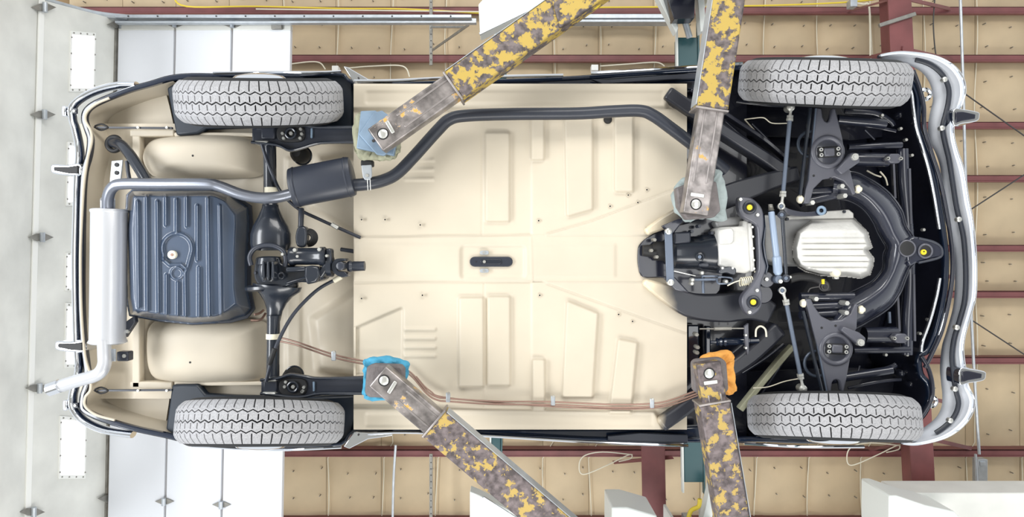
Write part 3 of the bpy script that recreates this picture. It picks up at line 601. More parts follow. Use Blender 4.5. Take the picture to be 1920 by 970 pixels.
# ---- exhaust
ex = obj('exhaust_pipe', MB().tube(pxz(crom([(202, 392, 3.16), (203, 368, 3.13), (212, 351, 3.11), (232, 345, 3.1), (300, 345, 3.08), (385, 345, 3.06), (410, 349, 3.06), (450, 364, 3.06), (485, 371, 3.06), (520, 370, 3.06), (553, 362, 3.08)], 7)), R(10.5, 3.08), 18), 'pipe', car)
res = obj('front_silencer', MB().lathe(P(545, 353, 3.1), P(663, 330, 3.1), [(0, R(28, 3.1)), (.02, R(36, 3.1)), (.06, R(37.5, 3.1)), (.94, R(37.5, 3.1)), (.98, R(36, 3.1)), (1, R(27, 3.1))], 32, .62), 'satin', car, 0, 30)
for t in (.09, .9):
    c = P(545, 353, 3.1).lerp(P(663, 330, 3.1), t); dd = (P(663, 330, 3.1)-P(545, 353, 3.1)).normalized()*.004
    obj('seam_ring', MB().lathe(c-dd, c+dd, [(0, R(38, 3.1)), (.5, R(38.6, 3.1)), (1, R(38, 3.1))], 32, .63), 'satin', res)
obj('down_pipe', MB().tube(pxz(crom([(655, 348, 3.1), (690, 345, 3.1), (720, 338, 3.12), (745, 325, 3.14), (775, 295, 3.15), (820, 245, 3.15), (843, 224, 3.15), (875, 217, 3.15), (960, 214, 3.15), (1080, 213, 3.15), (1150, 209, 3.15), (1200, 208, 3.15), (1225, 217, 3.15), (1260, 242, 3.15), (1310, 280, 3.16), (1360, 320, 3.2)], 7)), R(11.6, 3.14), 18), 'satin', car)
hb = obj('pipe_hanger', MB().prism([(677, 310), (697, 308), (697, 332), (692, 338), (684, 338), (680, 332)], 3.07, .01), 'galv', car, .003)
obj('hanger_rubber', MB().box(676, 699, 300, 312, 3.07, .04), 'rubber', hb, .006); obj('hanger_bolt', MB().disc(688, 329, 3.066, 3.5, .01, 6), 'steel', hb)
for x in (689, 694): obj('hanger_wire', MB().tube(px([(x, 336), (x+1, 357)], 3.06), R(.8, 3.06), 6), 'steel', hb)
mf = obj('rear_muffler', MB().lathe(P(205, 392, 3.2), P(202, 645, 3.2), [(0, R(28, 3.2)), (.006, R(32, 3.2)), (.02, R(32.5, 3.2)), (.03, R(31, 3.2)), (.965, R(31, 3.2)), (.98, R(33, 3.2)), (.99, R(33, 3.2)), (1, R(28, 3.2))], 36), 'silver', car)
obj('inlet_collar', MB().lathe(P(202, 374, 3.15), P(202, 400, 3.18), [(0, R(12.5, 3.15)), (1, R(12.5, 3.15))], 20), 'silver', mf)
obj('tail_pipe', MB().tube(pxz(crom([(195, 640, 3.15), (196, 665, 3.14), (196, 682, 3.13), (190, 696, 3.12), (178, 705, 3.12), (150, 713, 3.11), (120, 722, 3.1), (92, 731, 3.09)], 6)), R(12, 3.12), 18), 'silver', mf)
obj('tail_tip_ring', MB().tube(px([(112, 724), (92, 731)], 3.092), R(13, 3.09), 18), 'chrome', mf)
hg = obj('muffler_hanger', MB().box(202, 216, 655, 678, 3.16, .01), 'galv', car, .002); obj('hanger_rubber', MB().box(218, 240, 660, 678, 3.2, .05), 'satin', hg, .006); obj('hanger_bolt', MB().disc(232, 668, 3.195, 4, .01, 6), 'steel', hg)
hg = obj('muffler_hanger', MB().prism([(209, 302), (230, 300), (226, 338), (205, 345)], 3.25, .01), 'galv', car, .002)
for y in (309, 324): obj('hanger_hole', MB().disc(218, y, 3.245, 4, .008, 12), 'rubber', hg)
hg = obj('muffler_strap', MB().prism([(213, 612), (232, 606), (252, 592), (254, 604), (234, 634), (226, 622)], 3.22, .03), 'satin', car, .004); obj('strap_bolt', MB().disc(238, 622, 3.215, 4, .01, 6), 'steel', hg)
fp = obj('filler_neck', MB().tube(pxz(crom([(212, 268, 3.36), (228, 272, 3.3), (245, 292, 3.25), (262, 318, 3.22), (278, 345, 3.2)], 6)), R(10, 3.25), 16), 'axle', car)
obj('filler_boot', MB().torus(214, 270, 3.35, 13, 4.5), 'rubber', fp); obj('breather_hose', MB().tube(px([(238, 302), (240, 322), (244, 342)], 3.24), R(3.5, 3.24), 10), 'satin', fp)
# ---- rear axle, differential, trailing arms
ax = obj('rear_axle', MB().lathe(P(505, 236, 3.15), P(507, 385, 3.15), [(0, R(12, 3.15)), (.95, R(12, 3.15)), (1, R(15, 3.15))], 24)
, 'axle', car)
obj('axle_tube', MB().lathe(P(513, 592, 3.15), P(511, 735, 3.15), [(0, R(13, 3.15)), (.05, R(12, 3.15)), (1, R(12, 3.15))], 24), 'axle', ax)
obj('axle_casing', MB().lathe(P(507, 380, 3.16), P(508, 470, 3.16), [(0, R(14, 3.15)), (.12, R(16, 3.15)), (.3, R(23, 3.15)), (.5, R(33, 3.15)), (.66, R(37.5, 3.15)), (.85, R(38, 3.15)), (1, R(35, 3.15))], 36, .75), 'axle', ax, 0, 60)
obj('axle_funnel', MB().lathe(P(520, 535, 3.16), P(513, 602, 3.16), [(0, R(46, 3.15)), (.12, R(44, 3.15)), (.28, R(31, 3.15)), (.48, R(21, 3.15)), (.7, R(15, 3.15)), (1, R(12.5, 3.15))], 36, .7), 'axle', ax, 0, 60)
for y in (357, 631): obj('cream_band', MB().lathe(P(508+(y > 400)*4, y-5, 3.15), P(508+(y > 400)*4, y+5, 3.15), [(0, R(12.9, 3.15)), (1, R(12.9, 3.15))], 24), 'cream', ax)
obj('casing_flange', MB().lathe(P(509, 532, 3.16), P(510, 545, 3.16), [(0, R(42, 3.15)), (.3, R(50, 3.15)), (.7, R(50, 3.15)), (1, R(42, 3.15))], 32, .6), 'axle', ax)
df = obj('differential', MB().prism(crom([(478, 492), (484, 482), (522, 482), (528, 494), (560, 500), (600, 500), (606, 520), (590, 530), (556, 530), (530, 540), (490, 538), (476, 520)], 4, True), 3.1, .12), 'axle', car, .014)
obj('clamp_arch', MB().tube(px(crom([(471, 498), (468, 482), (476, 468), (492, 461), (512, 461), (530, 470), (536, 486), (534, 500)], 5), 3.08), R(4.6, 3.08), 12), 'satin', df)
obj('rubber_boot', MB().lathe(P(501, 484, 3.08), P(503, 528, 3.08), [(0, R(17, 3.08)), (.25, R(20, 3.08)), (.3, R(17, 3.08)), (.5, R(19, 3.08)), (.75, R(17, 3.08)), (1, R(12, 3.08))], 24, .7), 'axle', df)
for x in (493, 502, 511): obj('casting_rib', MB().prism([(x-2, 490), (x+2, 490), (x+3, 520), (x, 528), (x-3, 520)], 3.025, .05), 'axle', df, .004)
obj('pinion_housing', MB().lathe(P(543, 481, 3.1), P(612, 481, 3.1), [(0, R(15, 3.1)), (.04, R(18, 3.1)), (.14, R(18, 3.1)), (.18, R(16, 3.1)), (.8, R(16, 3.1)), (.84, R(18, 3.1)), (.96, R(18, 3.1)), (1, R(15, 3.1))], 28), 'axle', df)
for x, y in ((552, 469), (598, 468), (557, 481), (529, 477), (526, 516), (478, 512), (604, 522), (612, 480)): obj('bolt', MB().disc(x, y, 3.055 if y < 500 else 3.09, 4 if y < 475 else 3, .04, 6), 'steel' if y < 500 else 'satin', df)
obj('filler_cap', MB().torus(527, 517, 3.08, 5.5, 2, 20, 8), 'axle', df)
obj('nose_rib', MB().bar((535, 506, 3.06), (572, 504, 3.06), 9, .04), 'axle', df, .006); obj('nose_rib', MB().bar((535, 532, 3.06), (575, 520, 3.06), 5, .04), 'axle', df, .006)
obj('nose_casting', MB().prism([(571, 500), (584, 498), (596, 500), (600, 516), (592, 530), (575, 534), (570, 520)], 3.06, .05), 'axle', df, .008)
obj('drive_flange', MB().prism([(610, 466), (621, 466), (622, 492), (604, 522), (594, 524), (592, 514), (610, 490)], 3.08, .05), 'axle', df, .008)
obj('flange_ring', MB().lathe(P(615, 500, 3.12), P(624, 500, 3.12), [(0, R(20, 3.1)), (1, R(20, 3.1))], 24), 'axle', df)
ps = obj('propeller_shaft', MB().lathe(P(652, 500, 3.14), P(684, 499, 3.14), [(0, R(9, 3.14)), (.15, R(11, 3.14)), (.3, R(9, 3.14)), (.34, R(9.5, 3.14)), (1, R(9, 3.14))], 20), 'satin', car)
obj('joint_yoke', MB().prism(crom([(622, 494), (630, 486), (646, 485), (648, 489), (634, 492), (630, 499), (634, 508), (646, 510), (652, 518), (640, 520), (628, 514), (622, 506)], 4, True), 3.09, .06), 'axle', ps, .006)
obj('joint_cross', MB().disc(638, 499, 3.07, 8, .06, 24, .004), 'satin', ps); obj('joint_cap', MB().torus(638, 499, 3.07, 5, 1, 20, 6), 'axle', ps)
rs_ = obj('compensating_damper', MB().lathe(P(565, 390, 3.15), P(564, 426, 3.15), [(0, R(4, 3.1)), (.06, R(5.5, 3.1)), (.9, R(5, 3.1)), (1, R(6, 3.1))], 14), 'satin', car)
obj('damper_fork', MB().prism(crom([(556, 430), (562, 424), (572, 426), (575, 440), (572, 462), (557, 462), (553, 446)], 4, True), 3.1, .05), 'axle', rs_, .008)
for k in range(4): obj('boot_fold', MB().torus(579-k*.8, 446, 3.16-k*.012, 15-k*2.2, 2.6, 28, 8), 'rubber', rs_)
def trailing_arm(out, ctr, s, nm):
    # open channel: base plate deeper, two raised flanges
    base = obj('trailing_arm', MB().prism(out, 3.12, .03), 'satin', car, .006)
    top = out[:len(out)//2]; bot = out[len(out)//2:]
    for e in (top, bot): obj('arm_flange', MB().tube(px(crom(e, 4), 3.1), R(3.2, 3.1), 8, True, 1.6), 'axle', base)
    obj('arm_cup', MB().prism(crom([(ctr[0]-24, ctr[1]-12), (ctr[0], ctr[1]-17), (ctr[0]+24, ctr[1]-12), (ctr[0]+24, ctr[1]+12), (ctr[0], ctr[1]+17), (ctr[0]-24, ctr[1]+12)], 4, True), 3.112, .02), 'rubber', base, .004)
    obj('ball_seat', MB().torus(*ctr, 3.105, 9, 2.6, 24, 8), 'axle', base); obj('ball_stud', MB().disc(*ctr, 3.098, 4, .02, 6), 'steel', base)
    for dx, dy in ((-16, 0), (-14, 9*s), (18, -8*s), (20, 1), (17, 9)): obj('bolt', MB().disc(ctr[0]+dx, ctr[1]+dy, 3.1, 3.2, .02, 6), 'steel', base)
    obj('arm_web', MB().box(ctr[0]-56, ctr[0]-30, ctr[1]-11, ctr[1]+11, 3.108, .03), 'satin', base, .006)
    obj('arm_clip', MB().box(ctr[0]+37, ctr[0]+41, ctr[1]-10, ctr[1]+9, 3.112, .01), 'padblue', base, .003)
    return base
trailing_arm([(472, 239), (513, 238), (543, 232), (568, 235), (597, 239), (668, 239), (668, 267), (602, 268), (565, 278), (543, 282), (520, 272), (472, 267)], (545, 250), 1, 0)
trailing_arm([(489, 713), (521, 710), (545, 703), (571, 706), (601, 710), (682, 708), (682, 738), (604, 738), (570, 744), (542, 744), (510, 740), (489, 738)], (549, 726), -1, 0)
for y, c in ((237, 474), (267, 476), (714, 492), (740, 490)): obj('bearing_cap', MB().box(c, c+26, y-4, y+3, 3.09, .06), 'steel', car, .006)
for c in ((567, 292), (552, 704)):
    b = obj('spring_cup', MB().lathe(P(c[0], c[1], 3.3)-Vector((0, 0, .1)), P(c[0], c[1], 3.3), [(0, R(8, 3.2)), (.3, R(15, 3.2)), (.7, R(18, 3.2)), (1, R(18, 3.2))], 28), 'rubber', car)
    obj('cup_rim', MB().torus(c[0], c[1], 3.25, 17, 1.6, 28, 8), 'axle', b)
# brake cables and lines
def line(name, pts, rpx, mt, par=car, n=6): return obj(name, MB().tube(pxz(crom(pts, n)), R(rpx, pts[0][2]), 10), mt, par)
line('brake_cable', [(490, 268, 3.1), (500, 300, 3.1), (512, 330, 3.1), (528, 362, 3.15), (560, 392, 3.18), (600, 412, 3.2), (640, 430, 3.22), (676, 446, 3.24)], 3.2, 'satin')
line('brake_cable', [(499, 716, 3.08), (508, 680, 3.08), (522, 640, 3.1), (550, 590, 3.15), (590, 548, 3.18), (622, 528, 3.2), (634, 524, 3.2)], 3.4, 'satin')
obj('cable_sleeve', MB().tube(px([(505, 684), (515, 654)], 3.08), R(5, 3.08), 12), 'rubber', car); obj('cable_end', MB().tube(px([(626, 527), (640, 519)], 3.2), R(5, 3.2), 12), 'cream', car)
obj('cable_end', MB().tube(px([(622, 421), (634, 428)], 3.2), R(4.5, 3.2), 12), 'steel', car)
line('rubber_stay', [(640, 468, 3.3), (660, 471, 3.28), (684, 474, 3.27)], 4, 'satin')
for k, dv in enumerate((-3, 2.5)):
    line('brake_line', [(520, 636+dv*1.3, 3.3), (560, 646+dv, 3.28), (625, 668+dv, 3.25), (680, 680+dv, 3.23), (740, 690+dv, 3.21), (770, 702+dv, 3.21), (800, 736+dv, 3.21), (820, 748+dv, 3.21), (845, 751+dv, 3.205), (930, 756+dv, 3.205), (1037, 757+dv, 3.205), (1150, 762+dv, 3.2), (1224, 760+dv, 3.205), (1262, 752+dv, 3.2), (1310, 734+dv, 3.2)], 1.7, 'brown')
line('brake_line', [(780, 706, 3.21), (806, 733, 3.21), (845, 747, 3.21), (1037, 763, 3.205), (1224, 766, 3.205), (1310, 741, 3.2)], 1.4, 'brown')
for x, y in ((625, 668), (840, 746), (1037, 752), (1223, 757)):
    c = obj('line_clip', MB().box(x-4, x+4, y-9, y+9, 3.196, .012), 'galv', car, .003); obj('clip_screw', MB().disc(x+1, y-8, 3.192, 2.4, .01, 6), 'steel', c)
line('fuel_hose', [(477, 590, 3.2), (486, 588, 3.22), (494, 582, 3.25)], 2.4, 'brown'); line('fuel_hose', [(470, 601, 3.2), (488, 600, 3.22), (498, 588, 3.25)], 2.4, 'brown')

# ================================================================== FRONT END
# longitudinal rails that run out of the floor into the subframe
def rail(pts_c, wpx, D, h, name='chassis_rail', mt='sub', bev=.026):
    c = crom(pts_c, 6); nn = len(c); L_ = []; Rr = []
    for i in range(nn):
        a = np.array(c[max(i-1, 0)][:2]); b = np.array(c[min(i+1, nn-1)][:2]); t = (b-a)/np.linalg.norm(b-a); q = np.array((-t[1], t[0]))
        ww = c[i][2]/2; p = np.array(c[i][:2]); L_.append(tuple(p-q*ww)); Rr.append(tuple(p+q*ww))
    return obj(name, MB().prism(L_+Rr[::-1], D, h), mt, car, bev, 50)
rail([(1212, 436, 14), (1250, 416, 26), (1300, 396, 40), (1370, 366, 44), (1450, 338, 34), (1500, 325, 30)], 0, 3.2, .12, mt='railfade')
rail([(1208, 528, 12), (1250, 550, 34), (1300, 574, 48), (1360, 578, 54), (1410, 574, 54), (1450, 590, 40)], 0, 3.2, .12, mt='railfade')
rail([(1252, 172, 26), (1300, 205, 26), (1362, 246, 22), (1440, 296, 22), (1480, 324, 24)], 0, 3.2, .1, mt='beamfade')
rail([(1240, 800, 28), (1290, 764, 28), (1350, 712, 28), (1410, 668, 32), (1466, 616, 32)], 0, 3.2, .1, mt='beamfade')
rail([(1296, 168, 8), (1350, 205, 8), (1430, 258, 8), (1480, 300, 8)], 0, 3.26, .05, 'brace_tube', 'gloss', .004)
rail([(1390, 770, 10), (1430, 720, 10), (1470, 672, 10), (1490, 650, 8)], 0, 3.26, .05, 'brace_tube', 'clothgreen', .004)
for a, b, wd in (((1290, 205), (1290, 330), 14), ((1300, 610), (1300, 690), 22), ((1328, 612), (1328, 680), 10)): obj('bulkhead_flange', MB().bar((*a, 3.34), (*b, 3.34), wd, .04), 'navy', car, .006)
obj('bulkhead', MB().prism([(1276, 215), (1310, 225), (1310, 350), (1276, 350)], 3.36, .03), 'gloss', car)
# tunnel mouth, gearbox, clutch housing
obj('tunnel_mouth', MB().prism(crom([(1196, 472), (1200, 458), (1216, 444), (1246, 428), (1290, 408), (1350, 400), (1350, 545), (1296, 552), (1262, 528), (1240, 521), (1206, 520), (1197, 500)], 4, True), 3.225, .05), 'gloss', car, .004)
gb = obj('gearbox', MB().lathe(P(1258, 474, 3.2), P(1352, 474, 3.2), [(0, R(26, 3.2)), (.05, R(30, 3.2)), (.55, R(31, 3.2)), (.6, R(34, 3.2)), (.9, R(38, 3.2)), (1, R(40, 3.2))], 32), 'axle', car)
obj('tail_housing', MB().lathe(P(1205, 470, 3.2), P(1262, 472, 3.2), [(0, R(10, 3.2)), (.3, R(12, 3.2)), (.4, R(18, 3.2)), (.7, R(18, 3.2)), (.8, R(24, 3.2)), (1, R(26, 3.2))], 24), 'rubber', gb)
obj('side_cover', MB().prism([(1264, 436), (1296, 434), (1296, 455), (1264, 458)], 3.13, .04), 'satin', gb, .008)
obj('drain_plug', MB().torus(1312, 482, 3.118, 6.5, 2.2, 20, 8), 'axle', gb); obj('plug_centre', MB().disc(1312, 482, 3.113, 4, .02, 6), 'rod', gb)
obj('casting_boss', MB().prism(stadium(1321, 497, 6, 4), 3.13, .04), 'satin', gb, .006)
for x, y in ((1312, 424), (1298, 434), (1222, 470), (1232, 482), (1228, 450), (1336, 437), (1342, 500)): obj('bolt', MB().disc(x, y, 3.14, 3.6, .05, 6), 'satin' if x > 1240 else 'hinge', gb)
cs = obj('gearbox_strap', MB().slab([P(1246, 432, 3.115), P(1261, 432, 3.115), P(1265, 530, 3.115), P(1250, 530, 3.115)], .012, Vector((0, 0, 1))), 'rod', car, .004)
for x, y in ((1254, 434), (1258, 530)): obj('strap_bolt', MB().disc(x, y, 3.103, 6, .03, 16, .004), 'steel', cs)
obj('strap_ear', MB().prism([(1240, 424), (1272, 410), (1285, 410), (1262, 440)], 3.14, .03), 'sub', car, .006); obj('strap_ear', MB().prism([(1244, 520), (1266, 520), (1294, 550), (1266, 545)], 3.14, .03), 'sub', car, .006)
bh = obj('clutch_housing', MB().prism([(1346, 431), (1350, 426), (1376, 425), (1394, 424), (1394, 413), (1406, 414), (1413, 507), (1398, 513), (1380, 511), (1349, 498)], 3.1, .16), 'alu', car, .012)
obj('housing_panel', MB().prism([(1348, 430), (1372, 427), (1377, 434), (1377, 452), (1372, 458), (1349, 459)], 3.094, .02), 'alu', bh, .006); obj('housing_flange', MB().prism([(1403, 418), (1410, 418), (1416, 508), (1409, 510)], 3.085, .1), 'alu', bh, .004)
for y in (426, 444, 466, 488, 504): obj('flange_bolt', MB().disc(1411+(y-426)*.04, y, 3.078, 2.6, .02, 6), 'steel', bh)
obj('upper_casting', MB().prism([(1346, 428), (1340, 416), (1362, 408), (1392, 406), (1392, 424)], 3.16, .08), 'aludark', bh, .01)
sc = obj('slave_cylinder', MB().prism(crom([(1350, 505), (1366, 500), (1380, 504), (1378, 516), (1362, 512), (1350, 514)], 4, True), 3.07, .04), 'axle', car, .006)
for x in (1355, 1374): obj('bolt', MB().disc(x, 503, 3.064, 2.6, .02, 6), 'steel', sc)
lk = obj('shift_linkage', MB().tube(px([(1296, 525), (1345, 524)], 3.12), R(2.6, 3.12), 10).tube(px([(1316, 518), (1348, 518)], 3.12), R(1.6, 3.12), 8).tube(px([(1317, 512), (1319, 550)], 3.13), R(2.6, 3.12), 10), 'rod', car)
obj('linkage_loop', MB().tube(crom(px([(1346, 520), (1360, 520), (1372, 522), (1372, 530), (1358, 532), (1346, 531)], 3.11), 4, True), R(1.8, 3.11), 8), 'rod', lk)
for x, y in ((1299, 525), (1298, 532), (1317, 512), (1362, 528)): obj('ball_end', MB().disc(x, y, 3.1, 4, .03, 12, .008), 'steel', lk)
obj('linkage_cable', MB().tube(px([(1262, 508), (1304, 518)], 3.13), R(.9, 3.13), 6), 'steel', lk)
sp = [];
for k in range(90): a = k/90*2*PI*6; t = k/89; c = P(1388+t*22, 529-t*3, 3.1); sp.append(c+Vector((0, math.cos(a), math.sin(a)))*R(7.5, 3.1))
obj('return_spring', MB().tube(sp, R(1.1, 3.1), 6), 'cream', car); line('spring_hook', [(1364, 536, 3.1), (1376, 530, 3.1), (1388, 526, 3.1)], 1.2, 'cream'); line('spring_hook', [(1410, 526, 3.1), (1416, 516, 3.1), (1415, 508, 3.1)], 1.2, 'cream')
obj('spring_tab', MB().box(1398, 1410, 508, 534, 3.11, .01), 'aludark', car, .002)
# engine block cover + oil pan
blk = obj('engine_block', MB().prism([(1432, 403), (1475, 403), (1553, 396), (1592, 394), (1600, 400), (1600, 410), (1630, 440), (1630, 500), (1480, 500), (1432, 488)], 3.2, .2), 'aludark', car, .01)
TKo = [(1486, 464), (1488, 486), (1497, 501), (1510, 509), (1536, 516), (1558, 518), (1586, 518), (1614, 522), (1631, 515), (1637, 498), (1638, 484), (1627, 470), (1635, 464), (1629, 446), (1627, 436), (1600, 408), (1520, 410), (1494, 434)]
u = np.linspace(1476, 1646, 130); v = np.linspace(400, 530, 110); U, V = np.meshgrid(u, v); d = polysdf(U, V, TKo)
H = .11*sst(-d/9)**.5; H -= .07*sst((440-V)/42)
for k, y in enumerate((446, 457, 468, 480, 491, 502)): H += .007*sst(1.3-abs(V-y-5)/4.5)*sst((U-1494)/10)*(d < -2); H -= .006*sst(1-abs(V-y)/1.4)*sst((U-1500)/12)*(d < -2)
mm = grid(u, v, 3.2-H); kp = (d < 2).ravel(); mm.f = [f for f in mm.f if all(kp[i] for i in f)]
op = obj('oil_pan', mm, 'alu', car, 0, 60)
obj('oil_pan_flange', MB().prism([(1476, 404), (1553, 396), (1592, 393), (1601, 400), (1601, 410), (1476, 412)], 3.19, .02), 'alu', op, .004)
for x, y in ((1487, 403), (1520, 400), (1584, 397), (1477, 411)): obj('flange_bolt', MB().disc(x, y, 3.18, 3, .02, 6), 'satin', op)
obj('drain_bolt', MB().disc(1569, 512, 3.085, 8, .03, 20, .012), 'cream', op); obj('drain_tip', MB().box(1565, 1574, 517, 524, 3.1, .03), 'steel', op, .004)
# gearbox cross support (S shaped bracket with two mounts)
xb = obj('cross_support', MB().prism(crom([(1386, 371), (1398, 369), (1414, 374), (1430, 393), (1433, 425), (1429, 457), (1432, 481), (1437, 499), (1435, 512), (1427, 537), (1430, 552), (1428, 576), (1416, 590), (1402, 590), (1392, 572), (1393, 556), (1408, 536), (1421, 512), (1423, 490), (1422, 457), (1420, 428), (1412, 418), (1395, 408), (1386, 394)], 5, True), 3.06, .05), 'arm', car, .008)
for x, y in ((1406, 389), (1413, 567)):
    obj('mount_ring', MB().torus(x, y, 3.055, 10.5, 2.4, 28, 8), 'satin', xb); obj('mount_cup', MB().disc(x, y, 3.056, 9.5, .01, 24), 'rubber', xb); obj('yellow_plug', MB().disc(x, y, 3.05, 5.4, .02, 12), 'yellow', xb)
for x, y in ((1389, 374), (1421, 403), (1420, 545), (1406, 586)): obj('bolt', MB().disc(x, y, 3.048, 3.6, .02, 6), 'steel', xb)
obj('support_web', MB().prism([(1434, 400), (1437, 430), (1434, 458), (1438, 482), (1442, 500), (1438, 516), (1434, 512), (1437, 499), (1432, 481), (1429, 457), (1433, 425)], 3.08, .06), 'navy', xb, .004)
obj('rubber_disc', MB().disc(1438, 525, 3.1, 15, .05, 28), 'sub', car); obj('rubber_disc', MB().disc(1432, 552, 3.12, 18, .05, 28), 'gloss', car); obj('disc_bolt', MB().disc(1438, 524, 3.09, 4, .02, 6), 'steel', car)
# steering damper and drag link
sd = obj('steering_damper', MB().lathe(P(1446, 397, 3.08), P(1456, 482, 3.08), [(0, R(5, 3.08)), (.02, R(6, 3.08)), (1, R(6, 3.08))], 20).lathe(P(1456, 480, 3.08), P(1459, 516, 3.08), [(0, R(6, 3.08)), (.08, R(8.4, 3.08)), (.85, R(8.4, 3.08)), (1, R(5, 3.08))], 20), 'damper', car)
obj('damper_eye', MB().disc(1461, 524, 3.07, 8, .04, 20), 'rod', sd); obj('damper_bolt', MB().disc(1464, 528, 3.06, 4.5, .03, 6), 'steel', sd)
for k in range(4): obj('boot_fold', MB().lathe(P(1446-k*.5, 395-k*3, 3.08), P(1446-k*.5, 392.5-k*3, 3.08), [(0, R(4, 3.08)), (.5, R(6-k*.6, 3.08)), (1, R(4, 3.08))], 16), 'hinge', sd)
dl = obj('drag_link', MB().lathe(P(1467, 408, 3.07), P(1474, 514, 3.07), [(0, R(3.4, 3.07)), (1, R(3.2, 3.07))], 14), 'axle', car)
for x, y in ((1466, 403), (1474, 522)): obj('link_eye', MB().torus(x, y, 3.065, 5.6, 2.2, 24, 8), 'satin', dl); obj('eye_pin', MB().disc(x, y, 3.06, 4, .03, 16), 'rod', dl)
obj('link_bolt', MB().disc(1482, 520, 3.07, 3, .02, 6), 'steel', dl)
# tie rods
def tie_rod(a, c1, c2, b, e):
    t = obj('tie_rod', MB().lathe(P(*c1, 3.09), P(*c2, 3.09), [(0, R(4, 3.09)), (1, R(4, 3.09))], 16), 'rod', car)
    for p, q in ((a, c1), (b, c2)): obj('rod_end', MB().lathe(P(*p, 3.09), P(*q, 3.09), [(0, R(5, 3.09)), (.5, R(2.6, 3.09)), (1, R(3.4, 3.09))], 14), 'steel', t)
    for p in (c1, c2):
        d_ = (P(*c2, 3.09)-P(*c1, 3.09)).normalized()*.012; obj('lock_collar', MB().lathe(P(*p, 3.09)-d_, P(*p, 3.09)+d_, [(0, R(6, 3.09)), (.45, R(6, 3.09)), (.5, R(4.8, 3.09)), (.55, R(6.4, 3.09)), (1, R(6.4, 3.09))], 8), 'steel', t)
    obj('rod_eye', MB().torus(*e, 3.08, 5, 2.2, 24, 8), 'steel', t); obj('eye_ball', MB().disc(*e, 3.075, 4, .03, 16, .006), 'rod', t)
    f = a if e != a else b; obj('ball_joint', MB().disc(*f, 3.085, 7.5, .04, 18, .004), 'steel', t)
tie_rod((1483, 201), (1481, 222), (1468, 364), (1465, 387), (1465, 387)); tie_rod((1506, 730), (1501, 706), (1474, 567), (1467, 545), (1467, 545))
# control arms
def control_arm(out, cup, rot, brk, bolt, bars, bush, spc):
    ca = obj('control_arm', MB().prism(out, 3.1, .035), 'arm', car, .006)
    obj('cup_rim', MB().torus(*cup, 3.1, 27, 5, 40, 10, .8), 'arm', ca); obj('cup_floor', MB().disc(*cup, 3.098, 24, .008, 32), 'sub', ca)
    a = math.radians(rot); c, s = math.cos(a), math.sin(a); tr_ = lambda x, y: (cup[0]+x*c-y*s, cup[1]+x*s+y*c)
    obj('stop_bracket', MB().prism([tr_(-17, -10), tr_(22, -10), tr_(22, 10), tr_(-17, 10)], 3.088, .012), 'rubber', ca, .004); obj('stop_block', MB().prism([tr_(-6, -8), tr_(14, -8), tr_(14, 8), tr_(-6, 8)], 3.078, .02), 'arm', ca, .006)
    for x, y in ((-12, -5), (-12, 5), (20, -5), (20, 5)):
        q = tr_(x, y); obj('stud', MB().torus(*q, 3.082, 2.6, 1.3, 14, 6), 'steel', ca); obj('stud_core', MB().disc(*q, 3.08, 2.2, .01, 8), 'satin', ca)
    obj('lever_bracket', MB().prism(brk, 3.07, .04), 'arm', ca, .006); obj('bracket_bolt', MB().disc(*bolt, 3.06, 7, .03, 18), 'steel', ca); obj('bolt_head', MB().disc(*bolt, 3.054, 3.8, .02, 6), 'steel', ca)
    for p, q, wd, mt in bars: obj('arm_flange', MB().tube(px([p, q], 3.11), R(wd, 3.11), 8, True, 1.5), mt, ca)
    for p in bush:
        obj('bush', MB().lathe(P(p[0]-6, p[1], 3.12), P(p[0]+6, p[1], 3.12), [(0, R(5, 3.1)), (.3, R(8, 3.1)), (.6, R(8, 3.1)), (.65, R(6, 3.1)), (1, R(4, 3.1))], 18), 'cream', ca)
    for k in (( -26, 47), (6, 53)) if cup[1] < 400 else ((-26, -42), (0, -46)): obj('arm_hole', MB().disc(cup[0]+k[0], cup[1]+k[1]*.95, 3.098, 2.2, .006, 10), 'rubber', ca)
    spn = []
    for k in range(120): t = k/119; aa = t*2*PI*5; cc = P(*spc, 3.2+t*.16); spn.append(cc+Vector((math.cos(aa), math.sin(aa), 0))*R(24, 3.2))
    obj('coil_spring', MB().tube(spn, R(2.6, 3.2), 8), 'rod', car)
    return ca
UP = [(1532, 202), (1541, 203), (1543, 220), (1547, 227), (1551, 229), (1555, 227), (1558, 220), (1562, 203), (1567, 203), (1580, 259), (1584, 283), (1582, 302), (1595, 320), (1605, 364), (1599, 366), (1594, 354), (1582, 340), (1565, 333), (1543, 337), (1526, 354), (1519, 382), (1508, 382), (1511, 357), (1517, 337), (1521, 294), (1526, 255)]
LO = [(1510, 562), (1521, 560), (1527, 574), (1540, 593), (1558, 602), (1578, 600), (1595, 589), (1603, 570), (1609, 570), (1607, 616), (1598, 632), (1597, 660), (1589, 704), (1583, 735), (1578, 735), (1575, 718), (1572, 714), (1568, 713), (1564, 714), (1561, 718), (1559, 735), (1552, 735), (1543, 692), (1536, 660), (1528, 631), (1522, 607), (1514, 575)]
control_arm(UP, (1552, 285), -3, [(1569, 318), (1598, 286), (1611, 287), (1613, 304), (1578, 328)], (1604, 294), [((1519, 203), (1500, 366), 3.2, 'axle'), ((1530, 204), (1517, 338), 2.2, 'rod')], [(1501, 374), (1609, 355)], (1520, 270))
control_arm(LO, (1567, 655), 2, [(1577, 620), (1582, 612), (1612, 624), (1624, 634), (1622, 650), (1612, 650)], (1615, 643), [((1505, 583), (1541, 735), 3.2, 'axle'), ((1517, 570), (1550, 733), 2.2, 'rod')], [(1507, 569), (1615, 581)], (1532, 682))
